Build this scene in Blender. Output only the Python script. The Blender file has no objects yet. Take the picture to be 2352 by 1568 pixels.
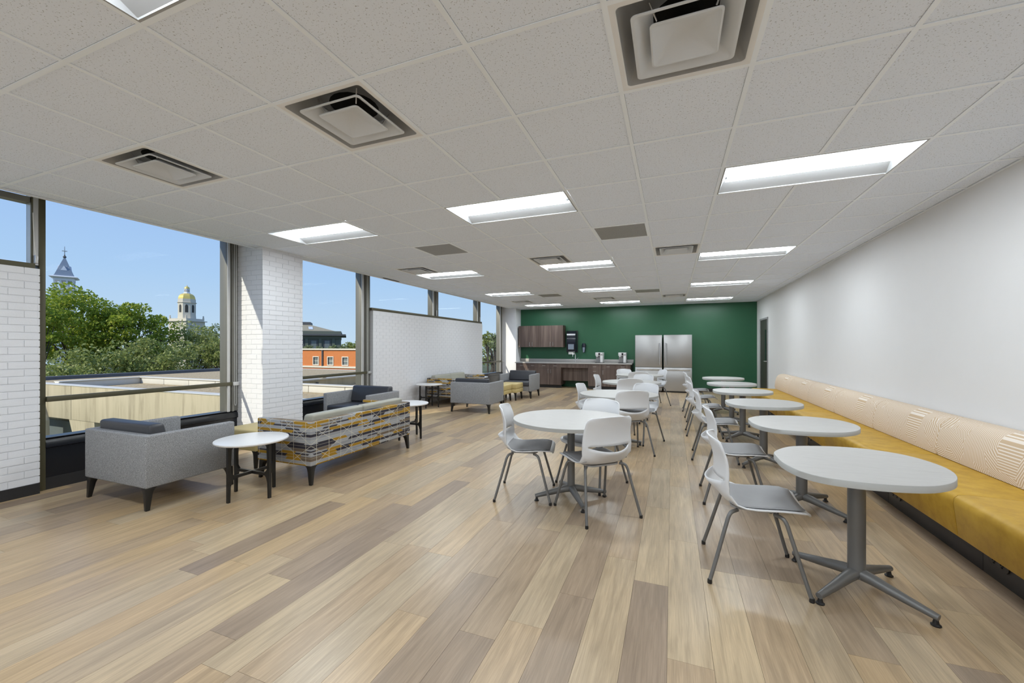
import bpy, bmesh, math, random
import numpy as np
from mathutils import Vector, Matrix

PI = math.pi
S = bpy.context.scene
COL = S.collection
random.seed(7)

# ------------------------------------------------------------------ camera
CAMP = (0.8608, -1.6506, 1.3896)
YAW = 0.3761
F = 944.03
cd = bpy.data.cameras.new('camera')
cam = bpy.data.objects.new('camera', cd)
COL.objects.link(cam)
cam.location = CAMP
cam.rotation_euler = (PI/2, 0, YAW)
cd.sensor_width = 36.0
cd.lens = F/2352*36
cd.shift_x = 5.22/2352
cd.shift_y = 12.13/2352
cd.clip_start = 0.05
cd.clip_end = 600
S.camera = cam

# ------------------------------------------------------------------ sky, sun, exposure
W = bpy.data.worlds.new('sky')
S.world = W
W.use_nodes = True
nt = W.node_tree
nt.nodes.clear()
wo = nt.nodes.new('ShaderNodeOutputWorld')
bg = nt.nodes.new('ShaderNodeBackground')
tc = nt.nodes.new('ShaderNodeTexCoord')
sx = nt.nodes.new('ShaderNodeSeparateXYZ')
rp = nt.nodes.new('ShaderNodeValToRGB')
nt.links.new(tc.outputs['Generated'], sx.inputs[0])
nt.links.new(sx.outputs['Z'], rp.inputs[0])
nt.links.new(rp.outputs[0], bg.inputs[0])
nt.links.new(bg.outputs[0], wo.inputs[0])
cr = rp.color_ramp
cr.elements[0].position = 0.0
cr.elements[0].color = (0.60, 0.76, 0.93, 1)
cr.elements[1].position = 1.0
cr.elements[1].color = (0.20, 0.37, 0.86, 1)
e = cr.elements.new(0.14)
e.color = (0.45, 0.66, 0.96, 1)
e = cr.elements.new(0.34)
e.color = (0.34, 0.53, 0.95, 1)
bg.inputs[1].default_value = 1.0

SUNDIR = Vector((1.0, 2.4, -1.85)).normalized()
sd = bpy.data.lights.new('sun', 'SUN')
sun = bpy.data.objects.new('sun', sd)
COL.objects.link(sun)
sun.rotation_euler = SUNDIR.to_track_quat('-Z', 'Y').to_euler()
sun.location = (-30, -60, 50)
sd.energy = 4.4
sd.angle = math.radians(0.6)
sd.color = (1.0, 0.91, 0.75)

S.view_settings.view_transform = 'Standard'
S.view_settings.look = 'None'
S.view_settings.exposure = 0.0
S.view_settings.gamma = 1.0
S.view_settings.use_curve_mapping = False
LAMP = 35.0          # radiance of the ceiling light lenses

H = 2.743           # ceiling height
T = 0.6096          # ceiling module
XR = 3.22           # side wall by the bench
YF = 12.47          # green wall
YB = -4.6           # wall behind the camera
XG = -4.85          # glazing line
XP = -4.72          # face of the brick panels


# ------------------------------------------------------------------ helpers
def srgb(r, g, b):
    f = lambda c: (c/255/12.92) if c/255 <= 0.04045 else ((c/255+0.055)/1.055)**2.4
    return (f(r), f(g), f(b), 1)


class MB:
    def __init__(s):
        s.v = []
        s.f = []

    def add(s, vs, fs):
        n = len(s.v)
        s.v += [tuple(p) for p in vs]
        s.f += [tuple(i+n for i in f) for f in fs]
        return s

    def box(s, x0, x1, y0, y1, z0, z1):
        return s.add([(x0, y0, z0), (x1, y0, z0), (x1, y1, z0), (x0, y1, z0), (x0, y0, z1), (x1, y0, z1), (x1, y1, z1), (x0, y1, z1)],
                     [(0, 3, 2, 1), (4, 5, 6, 7), (0, 1, 5, 4), (1, 2, 6, 5), (2, 3, 7, 6), (3, 0, 4, 7)])

    def prism(s, out, z0, z1):
        n = len(out)
        vs = [(x, y, z0) for x, y in out] + [(x, y, z1) for x, y in out]
        fs = [tuple(range(n-1, -1, -1)), tuple(range(n, 2*n))]
        fs += [(i, (i+1) % n, n+(i+1) % n, n+i) for i in range(n)]
        return s.add(vs, fs)

    def loft(s, loops, cap0=False, cap1=False):
        n = len(loops[0])
        vs = [p for lp in loops for p in lp]
        fs = []
        for k in range(len(loops)-1):
            for i in range(n):
                fs.append((k*n+i, k*n+(i+1) % n, (k+1)*n+(i+1) % n, (k+1)*n+i))
        if cap0:
            fs.append(tuple(range(n-1, -1, -1)))
        if cap1:
            fs.append(tuple((len(loops)-1)*n+i for i in range(n)))
        return s.add(vs, fs)

    def tube(s, pts, r, n=8, caps=True, flat=1.0):
        pts = [Vector(p) for p in pts]
        rr = r if isinstance(r, (list, tuple)) else [r]*len(pts)
        loops = []
        up = None
        for i, p in enumerate(pts):
            d = (pts[min(i+1, len(pts)-1)]-pts[max(i-1, 0)]).normalized()
            if up is None:
                up = Vector((0, 0, 1)) if abs(d.z) < 0.9 else Vector((0, 1, 0))
            a = d.cross(up)
            if a.length < 1e-4:
                a = d.cross(Vector((1, 0, 0)))
            a.normalize()
            b = a.cross(d).normalized()
            up = b
            loops.append([p+a*math.cos(2*PI*k/n)*rr[i]+b*math.sin(2*PI*k/n)*rr[i]*flat for k in range(n)])
        return s.loft(loops, caps, caps)

    def lathe(s, prof, n=24, c=(0, 0)):
        loops = [[(c[0]+r*math.cos(2*PI*k/n), c[1]+r*math.sin(2*PI*k/n), z) for k in range(n)] for r, z in prof]
        return s.loft(loops, True, True)

    def grid(s, P):
        nu, nv = len(P), len(P[0])
        vs = [p for row in P for p in row]
        fs = [(i*nv+j, i*nv+j+1, (i+1)*nv+j+1, (i+1)*nv+j) for i in range(nu-1) for j in range(nv-1)]
        return s.add(vs, fs)

    def mesh(s, name, mat, bevel=0, seg=2, smooth=None):
        me = bpy.data.meshes.new(name)
        me.from_pydata(s.v, [], s.f)
        if bevel:
            bm = bmesh.new()
            bm.from_mesh(me)
            es = [e for e in bm.edges if len(e.link_faces) == 2 and e.calc_face_angle(0) > 0.5]
            bmesh.ops.bevel(bm, geom=es, offset=bevel, segments=seg, profile=0.5, affect='EDGES', clamp_overlap=True)
            bm.to_mesh(me)
            bm.free()
        if smooth is None:
            smooth = 40 if bevel else 0
        if smooth:
            me.polygons.foreach_set('use_smooth', [True]*len(me.polygons))
            me.set_sharp_from_angle(angle=math.radians(smooth))
        if mat:
            me.materials.append(mat)
        me.update()
        return me

    def build(s, name, mat, parent=None, bevel=0, seg=2, smooth=None):
        return obj(name, s.mesh(name, mat, bevel, seg, smooth), parent)


def obj(name, me, parent=None, loc=None):
    o = bpy.data.objects.new(name, me)
    COL.objects.link(o)
    if parent:
        o.parent = parent
    if loc:
        o.location = loc
    return o


def tag(o, label=None, cat=None, group=None, kind=None):
    if label:
        o['label'] = label
    if cat:
        o['category'] = cat
    if group:
        o['group'] = group
    if kind:
        o['kind'] = kind
    return o


def empty(name, loc=(0, 0, 0), rz=0.0):
    o = bpy.data.objects.new(name, None)
    COL.objects.link(o)
    o.location = loc
    o.rotation_euler = (0, 0, rz)
    o.empty_display_size = 0.1
    return o


def copy_tree(o, parent=None):
    c = o.copy()
    COL.objects.link(c)
    c.parent = parent
    for ch in list(o.children):
        copy_tree(ch, c)
    return c


def struct(name, mb, mat, bevel=0, parent=None, label=None):
    o = mb.build(name, mat, parent, bevel)
    if not parent:
        o['kind'] = 'structure'
        if label:
            o['label'] = label
    return o


def rsq(hx, hy, z, r, n=4):
    out = []
    for cx, cy, a0 in ((hx-r, hy-r, 0), (-hx+r, hy-r, PI/2), (-hx+r, -hy+r, PI), (hx-r, -hy+r, 1.5*PI)):
        for k in range(n+1):
            a = a0+PI/2*k/n
            out.append((cx+r*math.cos(a), cy+r*math.sin(a), z))
    return out


def catmull(pts, sub=6):
    n = len(pts)
    out = []
    for i in range(n):
        p0, p1, p2, p3 = [np.array(pts[(i+k-1) % n], float) for k in range(4)]
        for j in range(sub):
            t = j/sub
            out.append(tuple(0.5*((2*p1)+(-p0+p2)*t+(2*p0-5*p1+4*p2-p3)*t*t+(-p0+3*p1-3*p2+p3)*t**3)))
    return out


# ------------------------------------------------------------------ materials
class NT:
    def __init__(s, name):
        s.m = bpy.data.materials.new(name)
        s.m.use_nodes = True
        s.t = s.m.node_tree
        s.b = s.t.nodes['Principled BSDF']
        s.out = s.t.nodes['Material Output']

    def n(s, ty, **kw):
        x = s.t.nodes.new('ShaderNode'+ty)
        for k, v in kw.items():
            setattr(x, k, v)
        return x

    def l(s, a, b):
        s.t.links.new(a, b)

    def coord(s, which='Object', scale=(1, 1, 1), add=None):
        if which == 'World':
            src = s.n('NewGeometry').outputs['Position']
        else:
            src = s.n('TexCoord').outputs[which]
        mp = s.n('Mapping')
        mp.inputs['Scale'].default_value = scale
        s.l(src, mp.inputs[0])
        return mp.outputs[0]

    def noise(s, vec, scale=5, detail=3, rough=0.5, dist=0.0):
        x = s.n('TexNoise')
        x.inputs['Scale'].default_value = scale
        x.inputs['Detail'].default_value = detail
        x.inputs['Roughness'].default_value = rough
        x.inputs['Distortion'].default_value = dist
        s.l(vec, x.inputs['Vector'])
        return x.outputs['Fac']

    def ramp(s, fac, stops, interp='LINEAR'):
        x = s.n('ValToRGB')
        c = x.color_ramp
        c.interpolation = interp
        while len(c.elements) < len(stops):
            c.elements.new(0.5)
        for el, (p, col) in zip(c.elements, stops):
            el.position = p
            el.color = col if len(col) == 4 else (*col, 1)
        s.l(fac, x.inputs[0])
        return x.outputs[0]

    def mix(s, fac, a, b, mode='MIX'):
        x = s.n('Mix', data_type='RGBA', blend_type=mode)
        for sock, val in ((x.inputs[0], fac), (x.inputs[6], a), (x.inputs[7], b)):
            if hasattr(val, 'is_output'):
                s.l(val, sock)
            else:
                sock.default_value = val
        return x.outputs[2]

    def math(s, op, a, b=0.0, c=0.0):
        x = s.n('Math', operation=op)
        for sock, val in zip(x.inputs, (a, b, c)):
            if hasattr(val, 'is_output'):
                s.l(val, sock)
            else:
                sock.default_value = val
        return x.outputs[0]

    def bump(s, h, strength=0.2, dist=0.01):
        x = s.n('Bump')
        x.inputs['Strength'].default_value = strength
        x.inputs['Distance'].default_value = dist
        s.l(h, x.inputs['Height'])
        s.l(x.outputs[0], s.b.inputs['Normal'])

    def base(s, c, rough=0.5, metal=0.0, spec=0.5):
        if hasattr(c, 'is_output'):
            s.l(c, s.b.inputs['Base Color'])
        else:
            s.b.inputs['Base Color'].default_value = c
        if hasattr(rough, 'is_output'):
            s.l(rough, s.b.inputs['Roughness'])
        else:
            s.b.inputs['Roughness'].default_value = rough
        s.b.inputs['Metallic'].default_value = metal
        s.b.inputs['Specular IOR Level'].default_value = spec
        return s.m


def dk(c, k):
    return (c[0]*k, c[1]*k, c[2]*k, 1)


def plain(name, c, rough=0.5, metal=0.0, spec=0.5, var=0.05, scale=6.0, bump=0.0, bscale=200):
    t = NT(name)
    v = t.coord('Object')
    f = t.noise(v, scale, 2)
    t.base(t.mix(f, dk(c, 1-var), dk(c, 1+var)), rough, metal, spec)
    if bump:
        t.bump(t.noise(v, bscale, 2), bump, 0.002)
    return t.m


M = {}
M['white_wall'] = plain('painted_wall', (0.765, 0.76, 0.765, 1), 0.55, var=0.012, bump=0.05, bscale=300)
M['white_paint'] = plain('white_enamel', (0.82, 0.82, 0.82, 1), 0.4, var=0.01)
M['reflector'] = plain('troffer_reflector', (0.36, 0.365, 0.37, 1), 0.5, var=0.01)
M['vent_grey'] = plain('vent_grey_enamel', (0.36, 0.365, 0.37, 1), 0.45, var=0.02)
M['vent_white'] = plain('vent_white_enamel', (0.66, 0.69, 0.73, 1), 0.4, var=0.02)
M['grid'] = plain('grid_enamel', (0.88, 0.93, 0.99, 1), 0.45, var=0.01)
M['green'] = plain('green_paint', (0.016, 0.100, 0.045, 1), 0.40, var=0.03, bump=0.04, bscale=300)
M['brick'] = plain('painted_brick', (0.74, 0.75, 0.785, 1), 0.5, var=0.025, scale=14, bump=0.25, bscale=90)
M['mortar'] = plain('painted_mortar', (0.69, 0.70, 0.73, 1), 0.7, var=0.03)
M['plenum'] = plain('plenum_dark', (0.03, 0.03, 0.03, 1), 0.9)
M['black_base'] = plain('rubber_base', (0.022, 0.022, 0.024, 1), 0.45)
M['black_panel'] = plain('sill_panel_black', (0.010, 0.011, 0.014, 1), 0.28)
M['sill_grey'] = plain('sill_cap_grey', (0.05, 0.055, 0.065, 1), 0.3)
M['alu'] = plain('bronze_aluminium', (0.20, 0.195, 0.175, 1), 0.42, 0.35)
M['alu_dark'] = plain('dark_bronze', (0.085, 0.078, 0.045, 1), 0.45, 0.2)
M['alu_light'] = plain('pale_aluminium', (0.55, 0.55, 0.55, 1), 0.35, 0.4)
M['cord'] = plain('white_cord', (0.7, 0.7, 0.68, 1), 0.5)
M['table_top'] = None
M['grey_metal'] = plain('grey_powder_coat', (0.165, 0.165, 0.163, 1), 0.4, 0.3, var=0.03)
M['black_plastic'] = plain('black_plastic', (0.012, 0.012, 0.013, 1), 0.4)
M['shell'] = plain('grey_plastic_shell', (0.70, 0.71, 0.73, 1), 0.38, var=0.01)
M['bracket'] = plain('bracket_grey', (0.33, 0.33, 0.33, 1), 0.5)
M['edge'] = plain('grey_edge_band', (0.40, 0.405, 0.395, 1), 0.5)
M['white_top'] = plain('white_solid_top', (0.74, 0.745, 0.76, 1), 0.3, var=0.01)
M['black_wood'] = plain('black_lacquer', (0.010, 0.010, 0.010, 1), 0.35)
M['charcoal'] = plain('charcoal_vinyl', (0.040, 0.042, 0.050, 1), 0.42, var=0.06)
M['sage'] = plain('sage_grey_vinyl', (0.345, 0.34, 0.29, 1), 0.45, var=0.04)
M['pale_yellow'] = plain('pale_yellow_vinyl', (0.53, 0.42, 0.19, 1), 0.5, var=0.04)
M['counter'] = plain('grey_laminate', (0.40, 0.385, 0.375, 1), 0.4, var=0.12, scale=160)
M['chrome'] = plain('chrome', (0.75, 0.75, 0.76, 1), 0.18, 1.0)
M['nickel'] = plain('satin_nickel', (0.62, 0.62, 0.63, 1), 0.3, 0.9)
M['door'] = plain('door_dark_grey', (0.050, 0.048, 0.040, 1), 0.45)
M['door_frame'] = plain('door_frame_grey', (0.33, 0.33, 0.34, 1), 0.4)
M['duct'] = plain('duct_black', (0.004, 0.004, 0.004, 1), 0.9)
M['smoke'] = plain('smoked_plastic', (0.010, 0.012, 0.022, 1), 0.18)
M['smoke_clear'] = plain('clear_grey_plastic', (0.20, 0.24, 0.30, 1), 0.2)
M['paper'] = plain('paper_towel', (0.8, 0.8, 0.78, 1), 0.8)
M['machine'] = plain('machine_white', (0.66, 0.66, 0.66, 1), 0.3)
M['machine_grey'] = plain('machine_grey', (0.30, 0.30, 0.30, 1), 0.35)
M['display'] = plain('display_black', (0.01, 0.01, 0.015, 1), 0.15)


def m_table():
    t = NT('pale_wood_laminate')
    v = t.coord('Object', (3, 30, 3))
    f = t.noise(v, 3, 4, 0.6)
    t.base(t.ramp(f, [(0.3, (0.42, 0.410, 0.397)), (0.7, (0.475, 0.465, 0.450))]), 0.42)
    return t.m


def m_pad():
    t = NT('grey_woven_pad')
    v = t.coord('Object')
    f = t.noise(v, 7, 2)
    g = t.noise(v, 420, 1)
    c = t.mix(f, (0.31, 0.312, 0.32, 1), (0.37, 0.372, 0.38, 1))
    t.base(t.mix(t.math('MULTIPLY', g, 0.35), c, (0.22, 0.22, 0.23, 1)), 0.75, spec=0.3)
    t.bump(g, 0.15, 0.001)
    return t.m


def m_tweed():
    t = NT('grey_tweed')
    a = t.noise(t.coord('Object', (1, 1, 0.3)), 480, 1)
    b = t.noise(t.coord('Object', (0.35, 0.35, 1)), 480, 1)
    f = t.math('MULTIPLY', t.math('ADD', a, b), 0.5)
    c = t.ramp(f, [(0.36, (0.13, 0.133, 0.14)), (0.5, (0.255, 0.26, 0.27)), (0.64, (0.45, 0.455, 0.47))])
    t.base(c, 0.85, spec=0.2)
    t.bump(f, 0.25, 0.002)
    return t.m


def m_mustard():
    t = NT('mustard_vinyl')
    v = t.coord('Object')
    f = t.noise(v, 9, 4, 0.65)
    t.base(t.ramp(f, [(0.3, (0.43, 0.245, 0.022)), (0.55, (0.53, 0.315, 0.033)), (0.8, (0.58, 0.36, 0.05))]), 0.5, spec=0.4)
    t.bump(t.noise(v, 260, 2), 0.08, 0.001)
    return t.m


def m_maze():
    # beige cloth with pale parallel lines that change direction from patch to patch
    t = NT('beige_line_cloth')
    sep = t.n('SeparateXYZ')
    t.l(t.n('TexCoord').outputs['Object'], sep.inputs[0])
    cmb = t.n('CombineXYZ')
    t.l(sep.outputs['Y'], cmb.inputs[0])
    t.l(t.math('SUBTRACT', sep.outputs['Z'], sep.outputs['X']), cmb.inputs[1])
    vo = t.n('TexVoronoi', voronoi_dimensions='2D')
    vo.inputs['Scale'].default_value = 6.5
    t.l(cmb.outputs[0], vo.inputs['Vector'])
    cs = t.n('SeparateXYZ')
    t.l(vo.outputs['Color'], cs.inputs[0])
    ang = t.math('MULTIPLY', t.math('FLOOR', t.math('MULTIPLY', cs.outputs['X'], 6.0)), PI/6)
    sp = t.n('SeparateXYZ')
    t.l(cmb.outputs[0], sp.inputs[0])
    d = t.math('ADD', t.math('MULTIPLY', sp.outputs['X'], t.math('COSINE', ang)), t.math('MULTIPLY', sp.outputs['Y'], t.math('SINE', ang)))
    st = t.math('FRACT', t.math('MULTIPLY', d, 60.0))
    ln = t.math('LESS_THAN', st, 0.40)
    solid = t.math('GREATER_THAN', cs.outputs['Y'], 0.93)
    c = t.mix(ln, (0.58, 0.435, 0.29, 1), (0.80, 0.72, 0.64, 1))
    c = t.mix(solid, c, (0.80, 0.74, 0.68, 1))
    t.base(c, 0.8, spec=0.2)
    return t.m


def m_pattern():
    # woven geometric cloth: broken horizontal bands, slanted joints and fine cream lines
    t = NT('geometric_band_cloth')
    sep = t.n('SeparateXYZ')
    t.l(t.n('TexCoord').outputs['Object'], sep.inputs[0])
    u0 = t.math('ADD', sep.outputs['X'], sep.outputs['Y'])
    v0 = t.math('ADD', sep.outputs['Z'], 0.004)
    band = t.math('MULTIPLY', v0, 33.0)
    row = t.math('FLOOR', band)
    fr = t.math('FRACT', band)
    wn = t.n('TexWhiteNoise', noise_dimensions='1D')
    t.l(row, wn.inputs['W'])
    sgn = t.math('MULTIPLY', t.math('SUBTRACT', t.math('GREATER_THAN', wn.outputs['Value'], 0.5), 0.5), 0.07)
    us = t.math('ADD', u0, t.math('MULTIPLY', fr, sgn))
    uc = t.math('FLOOR', t.math('ADD', t.math('MULTIPLY', us, 5.2), t.math('MULTIPLY', t.math('FLOOR', t.math('MULTIPLY', row, 0.5)), 0.62)))
    cmb = t.n('CombineXYZ')
    t.l(uc, cmb.inputs[0])
    t.l(row, cmb.inputs[1])
    w2 = t.n('TexWhiteNoise', noise_dimensions='2D')
    t.l(cmb.outputs[0], w2.inputs['Vector'])
    PAL = [(0.0, (0.27, 0.28, 0.30)), (0.15, (0.035, 0.033, 0.045)), (0.44, (0.34, 0.195, 0.022)), (0.71, (0.150, 0.115, 0.085)), (0.86, (0.33, 0.34, 0.36))]
    s1 = t.math('FRACT', t.math('MULTIPLY', row, 0.2764))
    s2 = t.math('FRACT', t.math('ADD', t.math('MULTIPLY', w2.outputs['Value'], 7.3), 0.11))
    c = t.mix(t.math('GREATER_THAN', w2.outputs['Value'], 0.52), t.ramp(s1, PAL, 'CONSTANT'), t.ramp(s2, PAL, 'CONSTANT'))
    half = t.math('GREATER_THAN', fr, 0.55)
    c = t.mix(t.math('MULTIPLY', half, t.math('GREATER_THAN', w2.outputs['Value'], 0.80)), c, (0.28, 0.29, 0.31, 1))
    hl = t.math('LESS_THAN', fr, 0.09)
    c = t.mix(t.math('MULTIPLY', hl, 0.6), c, (0.60, 0.55, 0.43, 1))
    # slanted and upright fine lines
    d1 = t.math('FRACT', t.math('ADD', t.math('MULTIPLY', u0, 3.3), t.math('MULTIPLY', v0, 5.0)))
    d2 = t.math('FRACT', t.math('SUBTRACT', t.math('MULTIPLY', u0, 2.7), t.math('MULTIPLY', v0, 4.2)))
    d3 = t.math('FRACT', t.math('MULTIPLY', u0, 6.1))
    ln = t.math('MAXIMUM', t.math('LESS_THAN', d1, 0.022), t.math('MAXIMUM', t.math('LESS_THAN', d2, 0.018), t.math('LESS_THAN', d3, 0.028)))
    c = t.mix(ln, c, (0.58, 0.55, 0.46, 1))
    t.base(c, 0.8, spec=0.2)
    return t.m


def m_floor():
    t = NT('oak_plank')
    at = t.n('Attribute', attribute_name='tone')
    tone = at.outputs['Fac']
    geo = t.n('NewGeometry').outputs['Position']
    off = t.n('CombineXYZ')
    t.l(t.math('MULTIPLY', tone, 37.0), off.inputs[0])
    t.l(t.math('MULTIPLY', tone, 91.0), off.inputs[1])
    va = t.n('VectorMath', operation='ADD')
    t.l(geo, va.inputs[0])
    t.l(off.outputs[0], va.inputs[1])

    def mapped(sc):
        mp = t.n('Mapping')
        mp.inputs['Scale'].default_value = sc
        t.l(va.outputs[0], mp.inputs[0])
        return mp.outputs[0]
    g1 = t.noise(mapped((9, 0.7, 1)), 3.0, 4, 0.55, 0.6)
    g2 = t.noise(mapped((60, 1.6, 1)), 3.0, 3, 0.6, 0.2)
    base = t.ramp(tone, [(0.0, (0.295, 0.222, 0.160)), (0.22, (0.355, 0.268, 0.183)), (0.45, (0.440, 0.325, 0.205)), (0.62, (0.490, 0.352, 0.200)), (0.8, (0.430, 0.340, 0.232)), (1.0, (0.535, 0.410, 0.255))])
    c = t.mix(t.ramp(g1, [(0.32, (0, 0, 0)), (0.72, (1, 1, 1))]), dk((1, 1, 1), 0.80), dk((1, 1, 1), 1.13))
    c = t.mix(1.0, base, c, 'MULTIPLY')
    c2 = t.mix(t.ramp(g2, [(0.38, (0, 0, 0)), (0.62, (1, 1, 1))]), (0.90, 0.885, 0.875, 1), (1.05, 1.05, 1.045, 1))
    c = t.mix(1.0, c, c2, 'MULTIPLY')
    t.base(c, 0.31, spec=0.48)
    t.bump(g2, 0.04, 0.002)
    return t.m


def m_tile():
    t = NT('acoustic_tile')
    v = t.coord('World', (1, 1, 0))
    n1 = t.noise(v, 130, 2, 0.6)
    n2 = t.noise(v, 60, 1)
    f = t.math('MULTIPLY', t.ramp(n1, [(0.60, (0, 0, 0)), (0.66, (1, 1, 1))]), t.ramp(n2, [(0.42, (0, 0, 0)), (0.55, (1, 1, 1))]))
    c = t.mix(f, (0.82, 0.875, 0.97, 1), (0.36, 0.375, 0.40, 1))
    t.base(c, 0.9, spec=0.1)
    t.bump(n1, 0.15, 0.003)
    return t.m


def m_wood():
    t = NT('walnut_laminate')
    v = t.coord('World', (7, 0.6, 0.55))
    f = t.noise(v, 1.6, 3, 0.5)
    g = t.noise(t.coord('World', (80, 2, 2.2)), 2, 2)
    c = t.ramp(f, [(0.3, (0.075, 0.050, 0.042)), (0.5, (0.125, 0.088, 0.073)), (0.7, (0.195, 0.145, 0.120))])
    t.base(t.mix(t.math('MULTIPLY', g, 0.4), c, (0.07, 0.045, 0.036, 1)), 0.45)
    return t.m


def m_steel():
    t = NT('brushed_steel')
    v = t.coord('Object', (2, 2, 300))
    f = t.noise(v, 2, 2)
    t.base(t.mix(f, (0.42, 0.42, 0.42, 1), (0.48, 0.48, 0.48, 1)), 0.36, 0.85)
    return t.m


def m_perf():
    t = NT('perforated_grille')
    v = t.coord('Object', (1, 1, 0))
    vo = t.n('TexVoronoi', voronoi_dimensions='2D')
    vo.inputs['Scale'].default_value = 140
    vo.inputs['Randomness'].default_value = 0.0
    t.l(v, vo.inputs['Vector'])
    f = t.math('LESS_THAN', vo.outputs['Distance'], 0.30)
    t.base(t.mix(f, (0.40, 0.40, 0.39, 1), (0.04, 0.04, 0.04, 1)), 0.5)
    return t.m


def m_glass():
    t = NT('window_glass')
    t.t.nodes.remove(t.b)
    tr = t.n('BsdfTransparent')
    tr.inputs[0].default_value = (0.955, 0.97, 0.965, 1)
    gl = t.n('BsdfGlossy')
    gl.inputs['Roughness'].default_value = 0.0
    lw = t.n('LayerWeight')
    lw.inputs['Blend'].default_value = 0.5
    k = t.math('ADD', t.math('MULTIPLY', t.math('POWER', lw.outputs['Facing'], 5.0), 0.12), 0.0005)
    mx = t.n('MixShader')
    t.l(k, mx.inputs[0])
    t.l(tr.outputs[0], mx.inputs[1])
    t.l(gl.outputs[0], mx.inputs[2])
    t.l(mx.outputs[0], t.out.inputs[0])
    return t.m


def m_emit(name, c, s):
    t = NT(name)
    t.t.nodes.remove(t.b)
    em = t.n('Emission')
    em.inputs[0].default_value = c
    em.inputs[1].default_value = s
    t.l(em.outputs[0], t.out.inputs[0])
    return t.m


def m_concrete():
    t = NT('streaked_concrete')
    v = t.coord('World', (1.6, 1.6, 0.16))
    f = t.noise(v, 2.2, 6, 0.68, 0.5)
    g = t.noise(t.coord('World'), 0.9, 3)
    c = t.ramp(f, [(0.30, (0.29, 0.24, 0.155)), (0.48, (0.50, 0.43, 0.29)), (0.72, (0.58, 0.50, 0.345))])
    t.base(t.mix(t.math('MULTIPLY', g, 0.35), c, (0.40, 0.36, 0.27, 1)), 0.85, spec=0.2)
    return t.m


def m_gravel():
    t = NT('roof_gravel')
    v = t.coord('World')
    f = t.noise(v, 16, 3, 0.7)
    g = t.noise(v, 0.5, 3)
    c = t.ramp(f, [(0.3, (0.22, 0.165, 0.10)), (0.5, (0.44, 0.345, 0.215)), (0.7, (0.62, 0.51, 0.34))])
    t.base(t.mix(t.math('MULTIPLY', g, 0.5), c, (0.48, 0.40, 0.26, 1)), 0.9, spec=0.1)
    return t.m


def m_leaf(name, a, b, c):
    t = NT(name)
    geo = t.n('NewGeometry')
    f = t.noise(t.coord('World'), 0.55, 3)
    rnd = geo.outputs['Random Per Island']
    col = t.mix(t.math('ADD', t.math('MULTIPLY', f, 0.55), t.math('MULTIPLY', rnd, 0.45)), a, b)
    col = t.mix(t.math('MULTIPLY', t.math('GREATER_THAN', rnd, 0.86), 0.8), col, c)
    t.base(col, 0.55, spec=0.25)
    tl = t.n('BsdfTranslucent')
    t.l(col, tl.inputs[0])
    mx = t.n('MixShader')
    mx.inputs[0].default_value = 0.45
    t.l(t.b.outputs[0], mx.inputs[1])
    t.l(tl.outputs[0], mx.inputs[2])
    t.l(mx.outputs[0], t.out.inputs[0])
    return t.m


M['table_top'] = m_table()
M['pad'] = m_pad()
M['tweed'] = m_tweed()
M['mustard'] = m_mustard()
M['maze'] = m_maze()
M['pattern'] = m_pattern()
M['floor'] = m_floor()
M['tile'] = m_tile()
M['wood'] = m_wood()
M['steel'] = m_steel()
M['perf'] = m_perf()
M['glass'] = m_glass()
M['lens'] = m_emit('light_lens', (0.885, 0.955, 1.0, 1), LAMP)
M['concrete'] = m_concrete()
M['gravel'] = m_gravel()
M['leaf_oak'] = m_leaf('oak_leaves', (0.11, 0.19, 0.022, 1), (0.40, 0.48, 0.055, 1), (0.62, 0.62, 0.11, 1))
M['leaf_olive'] = m_leaf('live_oak_leaves', (0.15, 0.20, 0.06, 1), (0.42, 0.47, 0.15, 1), (0.60, 0.62, 0.30, 1))
M['leaf_pale'] = m_leaf('pale_leaves', (0.17, 0.22, 0.10, 1), (0.34, 0.40, 0.20, 1), (0.46, 0.5, 0.3, 1))
M['bark'] = plain('bark', (0.055, 0.045, 0.036, 1), 0.9, var=0.3)
M['coping'] = plain('pale_coping', (0.66, 0.64, 0.58, 1), 0.6, var=0.06)
M['roof_edge'] = plain('dark_roof_edge', (0.085, 0.088, 0.095, 1), 0.6, var=0.2)
M['stone'] = plain('cream_stone', (0.60, 0.56, 0.47, 1), 0.8, var=0.06, scale=1)
M['white_tower'] = plain('white_tower_paint', (0.70, 0.72, 0.76, 1), 0.6, var=0.03)
M['slate'] = plain('blue_slate', (0.20, 0.25, 0.32, 1), 0.5, var=0.08)
M['gold'] = plain('gold_leaf', (0.72, 0.56, 0.16, 1), 0.38, 0.35, var=0.1, scale=1)
M['dark_open'] = plain('dark_opening', (0.035, 0.035, 0.030, 1), 0.6)
M['orange_brick'] = plain('orange_brick', (0.60, 0.205, 0.065, 1), 0.8, var=0.10, scale=3)
M['white_trim'] = plain('white_trim', (0.72, 0.68, 0.58, 1), 0.6, var=0.03)
M['far_glass'] = plain('far_window_glass', (0.16, 0.19, 0.20, 1), 0.15)
M['green_stone'] = plain('grey_green_stone', (0.115, 0.135, 0.115, 1), 0.8, var=0.08, scale=1)
M['green_roof'] = plain('tan_tile_roof', (0.30, 0.27, 0.19, 1), 0.8, var=0.1, scale=2)
M['skylight'] = plain('skylight_glass', (0.62, 0.68, 0.74, 1), 0.2)
M['ground'] = plain('campus_ground', (0.09, 0.11, 0.05, 1), 0.9, var=0.3, scale=0.2)
M['bldg'] = plain('own_building_outside', (0.45, 0.42, 0.36, 1), 0.8)

# ------------------------------------------------------------------ projection helper (only to rank pieces by how large they show)
cyw, syw = math.cos(YAW), math.sin(YAW)


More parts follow.
